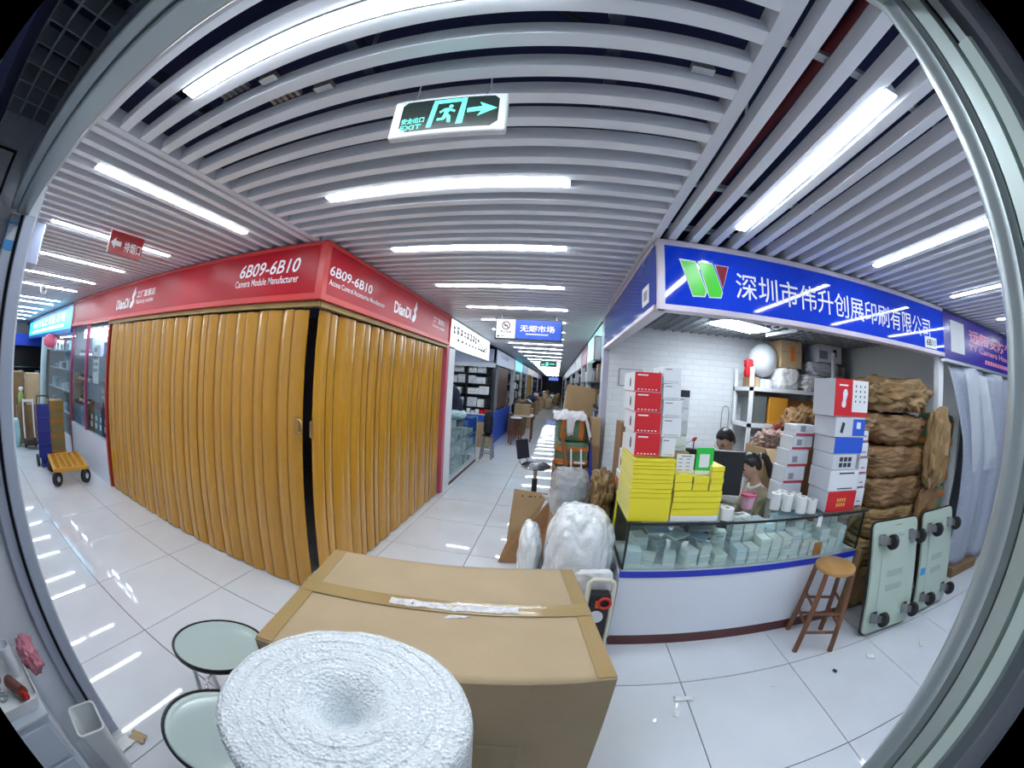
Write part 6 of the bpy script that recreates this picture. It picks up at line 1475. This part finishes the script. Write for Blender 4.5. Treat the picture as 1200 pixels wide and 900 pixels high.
def person(label, loc, rz, s, tilt, top_mt, collar_mt, glasses=False, ponytail=False, sleeve=1.0, vest=None):
    t = thing('person', label, 'person', loc, rz)
    J = lambda x, y, z: Vector((x, y, z)) * s
    m = MB()
    for p0, p1, r0, r1 in ((J(0, 0, .52), J(.02, 0, .74), .135, .125), (J(.02, .05, .74), J(.05, .06, .95), .11, .10), (J(.02, -.05, .74), J(.05, -.06, .95), .11, .10), (J(.05, .0, .98), J(.10, 0, 1.10), .075, .055), (J(.10, 0, 1.10), J(.14, 0, 1.20), .053, .052)): capsule(m, p0, p1, r0 * s, r1 * s)
    for sd in (1, -1):
        sh_, el, wr = J(.05, sd * .17, .985), J(.16, sd * .225, .74), J(.38, sd * .13, .80)
        capsule(m, J(.05, sd * .06, 1.0), sh_, .06 * s, .055 * s); capsule(m, sh_, el, .050 * s, .038 * s); capsule(m, el, wr, .038 * s, .025 * s)
        capsule(m, wr, wr + J(.05, -sd * .015, 0), .026 * s, .028 * s); capsule(m, wr + J(.03, sd * .012, 0), wr + J(.08, sd * .012, -.002), .022 * s, .020 * s)
        for f, L_ in enumerate((.060, .070, .066, .052)):
            b_ = wr + J(.082, sd * (.030 - .020 * f), .004); k_ = b_ + J(L_ * .55, 0, .004); capsule(m, b_, k_, .009 * s, .0085 * s, 8); capsule(m, k_, k_ + J(L_ * .5, 0, -.018), .0085 * s, .007 * s, 8)
        tb_ = wr + J(.035, -sd * .028, 0); capsule(m, tb_, tb_ + J(.035, -sd * .022, .0), .011 * s, .010 * s, 8); capsule(m, tb_ + J(.035, -sd * .022, 0), tb_ + J(.062, -sd * .024, -.008), .010 * s, .008 * s, 8)
        hp, kn, an = J(0, sd * .09, .50), J(.42, sd * .12, .50), J(.40, sd * .12, .09)
        capsule(m, hp, kn, .085 * s, .058 * s); capsule(m, kn, an, .056 * s, .036 * s); capsule(m, an + J(-.02, 0, -.04), an + J(.15, sd * .015, -.055), .036 * s, .030 * s)
    hc = J(.165, 0, 1.238)
    vs, fs, Mx = headpts(hc, tilt, s); m.add(vs, fs)
    for sd in (1, -1): capsule(m, Mx @ (Vector((-.010, sd * .074, .012)) * s), Mx @ (Vector((-.004, sd * .080, -.030)) * s), .016 * s, .010 * s, 10)
    fuse('body', m, M_SKIN, t, .0065, 3)
    # shirt: a looser shell over torso and arms
    c = MB(); e = .014 * s
    for p0, p1, r0, r1 in ((J(0, 0, .50), J(.02, 0, .74), .15, .14), (J(.02, .05, .74), J(.05, .06, .95), .118, .106), (J(.02, -.05, .74), J(.05, -.06, .95), .118, .106), (J(.045, 0, .96), J(.06, 0, 1.0), .095, .075)): capsule(c, p0, p1, r0 * s + e, r1 * s + e)
    for sd in (1, -1):
        sh_, el, wr = J(.05, sd * .17, .985), J(.16, sd * .225, .74), J(.38, sd * .13, .80)
        capsule(c, J(.05, sd * .06, 1.0), sh_, .06 * s + e, .056 * s + e); capsule(c, sh_, el, .052 * s + e, .042 * s + e)
        if sleeve > .5: capsule(c, el, el + (wr - el) * .85, .042 * s + e, .032 * s + e)
    fuse('shirt', c, top_mt, t, .010, 5)
    obj('collar', MB().lathe([(.062 * s, 0), (.070 * s, .02 * s), (.066 * s, .045 * s), (.060 * s, .045 * s), (.058 * s, .0)], 22, cap0=False, cap1=False).xf(Matrix.Translation(J(.085, 0, 1.035)) @ Matrix.Rotation(R(22), 4, 'Y')), collar_mt, t, smooth=True)
    tr = MB()
    for sd in (1, -1):
        capsule(tr, J(0, sd * .09, .50), J(.42, sd * .12, .50), .098 * s, .070 * s); capsule(tr, J(.42, sd * .12, .50), J(.40, sd * .12, .14), .068 * s, .050 * s)
    capsule(tr, J(0, -.05, .50), J(0, .05, .50), .12 * s, .12 * s); fuse('trousers', tr, mat('trousers_dark', (.02, .022, .03), .8), t, .011, 4)
    # hair
    hv = MB(); bm = bmesh.new(); bmesh.ops.create_icosphere(bm, subdivisions=4, radius=1); vs = []; keep = {}
    K = [(-1, -.62), (-.3, -.40), (-.05, -.10), (.15, .0 if ponytail else .05), (.35, .22), (.6, .46), (1.01, .56)]
    for v in bm.verts:
        q = v.co; lim = next(z0 + (z1 - z0) * (q.x - x0) / (x1 - x0) for (x0, z0), (x1, z1) in zip(K, K[1:]) if q.x <= x1)
        lim += .05 * noise.noise(q * 4)
        if q.z > lim:
            f = min(1, (q.z - lim) / .3); k_ = 1.015 + .075 * f + .02 * noise.noise(q * 6); p = Vector((q.x * .098 * k_, q.y * .077 * k_, q.z * .119 * k_)) * s
            keep[v.index] = len(vs); vs.append(tuple(Mx @ p))
    fs = [[keep[v.index] for v in f.verts] for f in bm.faces if all(v.index in keep for v in f.verts)]; bm.free()
    hv.add(vs, fs); obj('hair', hv, M_HAIR, t, smooth=True, solid=.010 * s)
    if ponytail:
        pt_ = MB(); P_ = [Mx @ (Vector(p) * s) for p in ((-.09, 0, .05), (-.135, 0, .055), (-.17, 0, .01), (-.18, 0, -.07), (-.165, 0, -.16), (-.155, 0, -.20))]
        pt_.tube(P_, [.022 * s, .026 * s, .034 * s, .034 * s, .024 * s, .008 * s], 12); obj('ponytail', pt_, M_HAIR, t, smooth=True)
        obj('hair_tie', MB().lathe([(.024 * s, -.01), (.030 * s, 0), (.024 * s, .01)], 14, cap0=False, cap1=False).xf(Matrix.Translation(Mx @ (Vector((-.115, 0, .055)) * s)) @ Matrix.Rotation(R(80), 4, 'Y')), M_INKG, t, smooth=True)
    for sd in (1, -1):
        obj('eye', MB().lathe([(.0, -.006), (.011, -.004), (.013, 0), (.011, .004), (0, .006)], 12, cap0=False, cap1=False).xf(Mx @ Matrix.Translation(Vector((.083, sd * .028, .004)) * s) @ Matrix.Rotation(R(90), 4, 'Y')), mat('eye_dark', (.04, .03, .03), .2), t, smooth=True)
        obj('eyebrow', MB().bar(Mx @ (Vector((.092, sd * .014, .026)) * s), Mx @ (Vector((.083, sd * .044, .028)) * s), .006, .006), M_HAIR, t)
    obj('lips', MB().cyl(Mx @ (Vector((.0915, -.018, -.063)) * s), Mx @ (Vector((.0915, .018, -.063)) * s), .005 * s, n=8), mat('lips', (.38, .14, .12), .45), t, smooth=True)
    if glasses:
        gl = MB()
        for sd in (1, -1):
            gl.tube([Mx @ (Vector((.103, sd * .031 + .022 * math.cos(q), .002 + .016 * math.sin(q))) * s) for q in [2 * math.pi * k / 16 for k in range(17)]], .0022, 6)
            gl.tube([Mx @ (Vector((.103, sd * .053, .004)) * s), Mx @ (Vector((.06, sd * .079, .008)) * s), Mx @ (Vector((-.01, sd * .083, .008)) * s)], .002, 6)
        obj('glasses', gl, M_BLACK, t)
    if vest:
        ve = MB()
        for p0, p1, r0, r1 in ((J(0, 0, .52), J(.02, 0, .74), .16, .15), (J(.02, .06, .74), J(.045, .075, .95), .128, .112), (J(.02, -.06, .74), J(.045, -.075, .95), .128, .112)): capsule(ve, p0, p1, r0 * s + e, r1 * s + e)
        fuse('vest', ve, vest, t, .010, 4)
    return t
def seat(label, loc):
    t = thing('low_stool', label, 'stool', loc)
    obj('seat', MB().lathe([(0, .345), (.15, .345), (.16, .355), (.16, .365), (.15, .372), (0, .372)], 24, cap0=False, cap1=False), M_BLACK, t, autos=40)
    for a, b in ((-1, -1), (1, -1), (1, 1), (-1, 1)): obj('leg', MB().cyl((a * .13, b * .13, 0), (a * .10, b * .10, .346), .013, n=8), M_STEEL, t, autos=40)
MANP = (1.765, 3.31, 0); WOMP = (1.815, 2.76, -.0)
person('man in glasses with short black hair, white collar and black vest, looking down', MANP, R(208), 1.02, R(28), mat('shirt_white', (.72, .72, .74), .7), mat('shirt_white', (.72, .72, .74), .7), glasses=True, vest=mat('vest_black', (.015, .015, .018), .8))
person('woman with a black ponytail in a khaki beige shirt, bent over the counter', WOMP, R(172), .905, R(24), mat('shirt_khaki', (.34, .29, .20), .75, bump=.3, bscale=16, bdist=.02), M_PAPER, ponytail=True)
seat('black low stool under the man behind the counter', (1.765, 3.31, 0)); seat('black low stool under the woman behind the counter', (1.815, 2.76, 0))
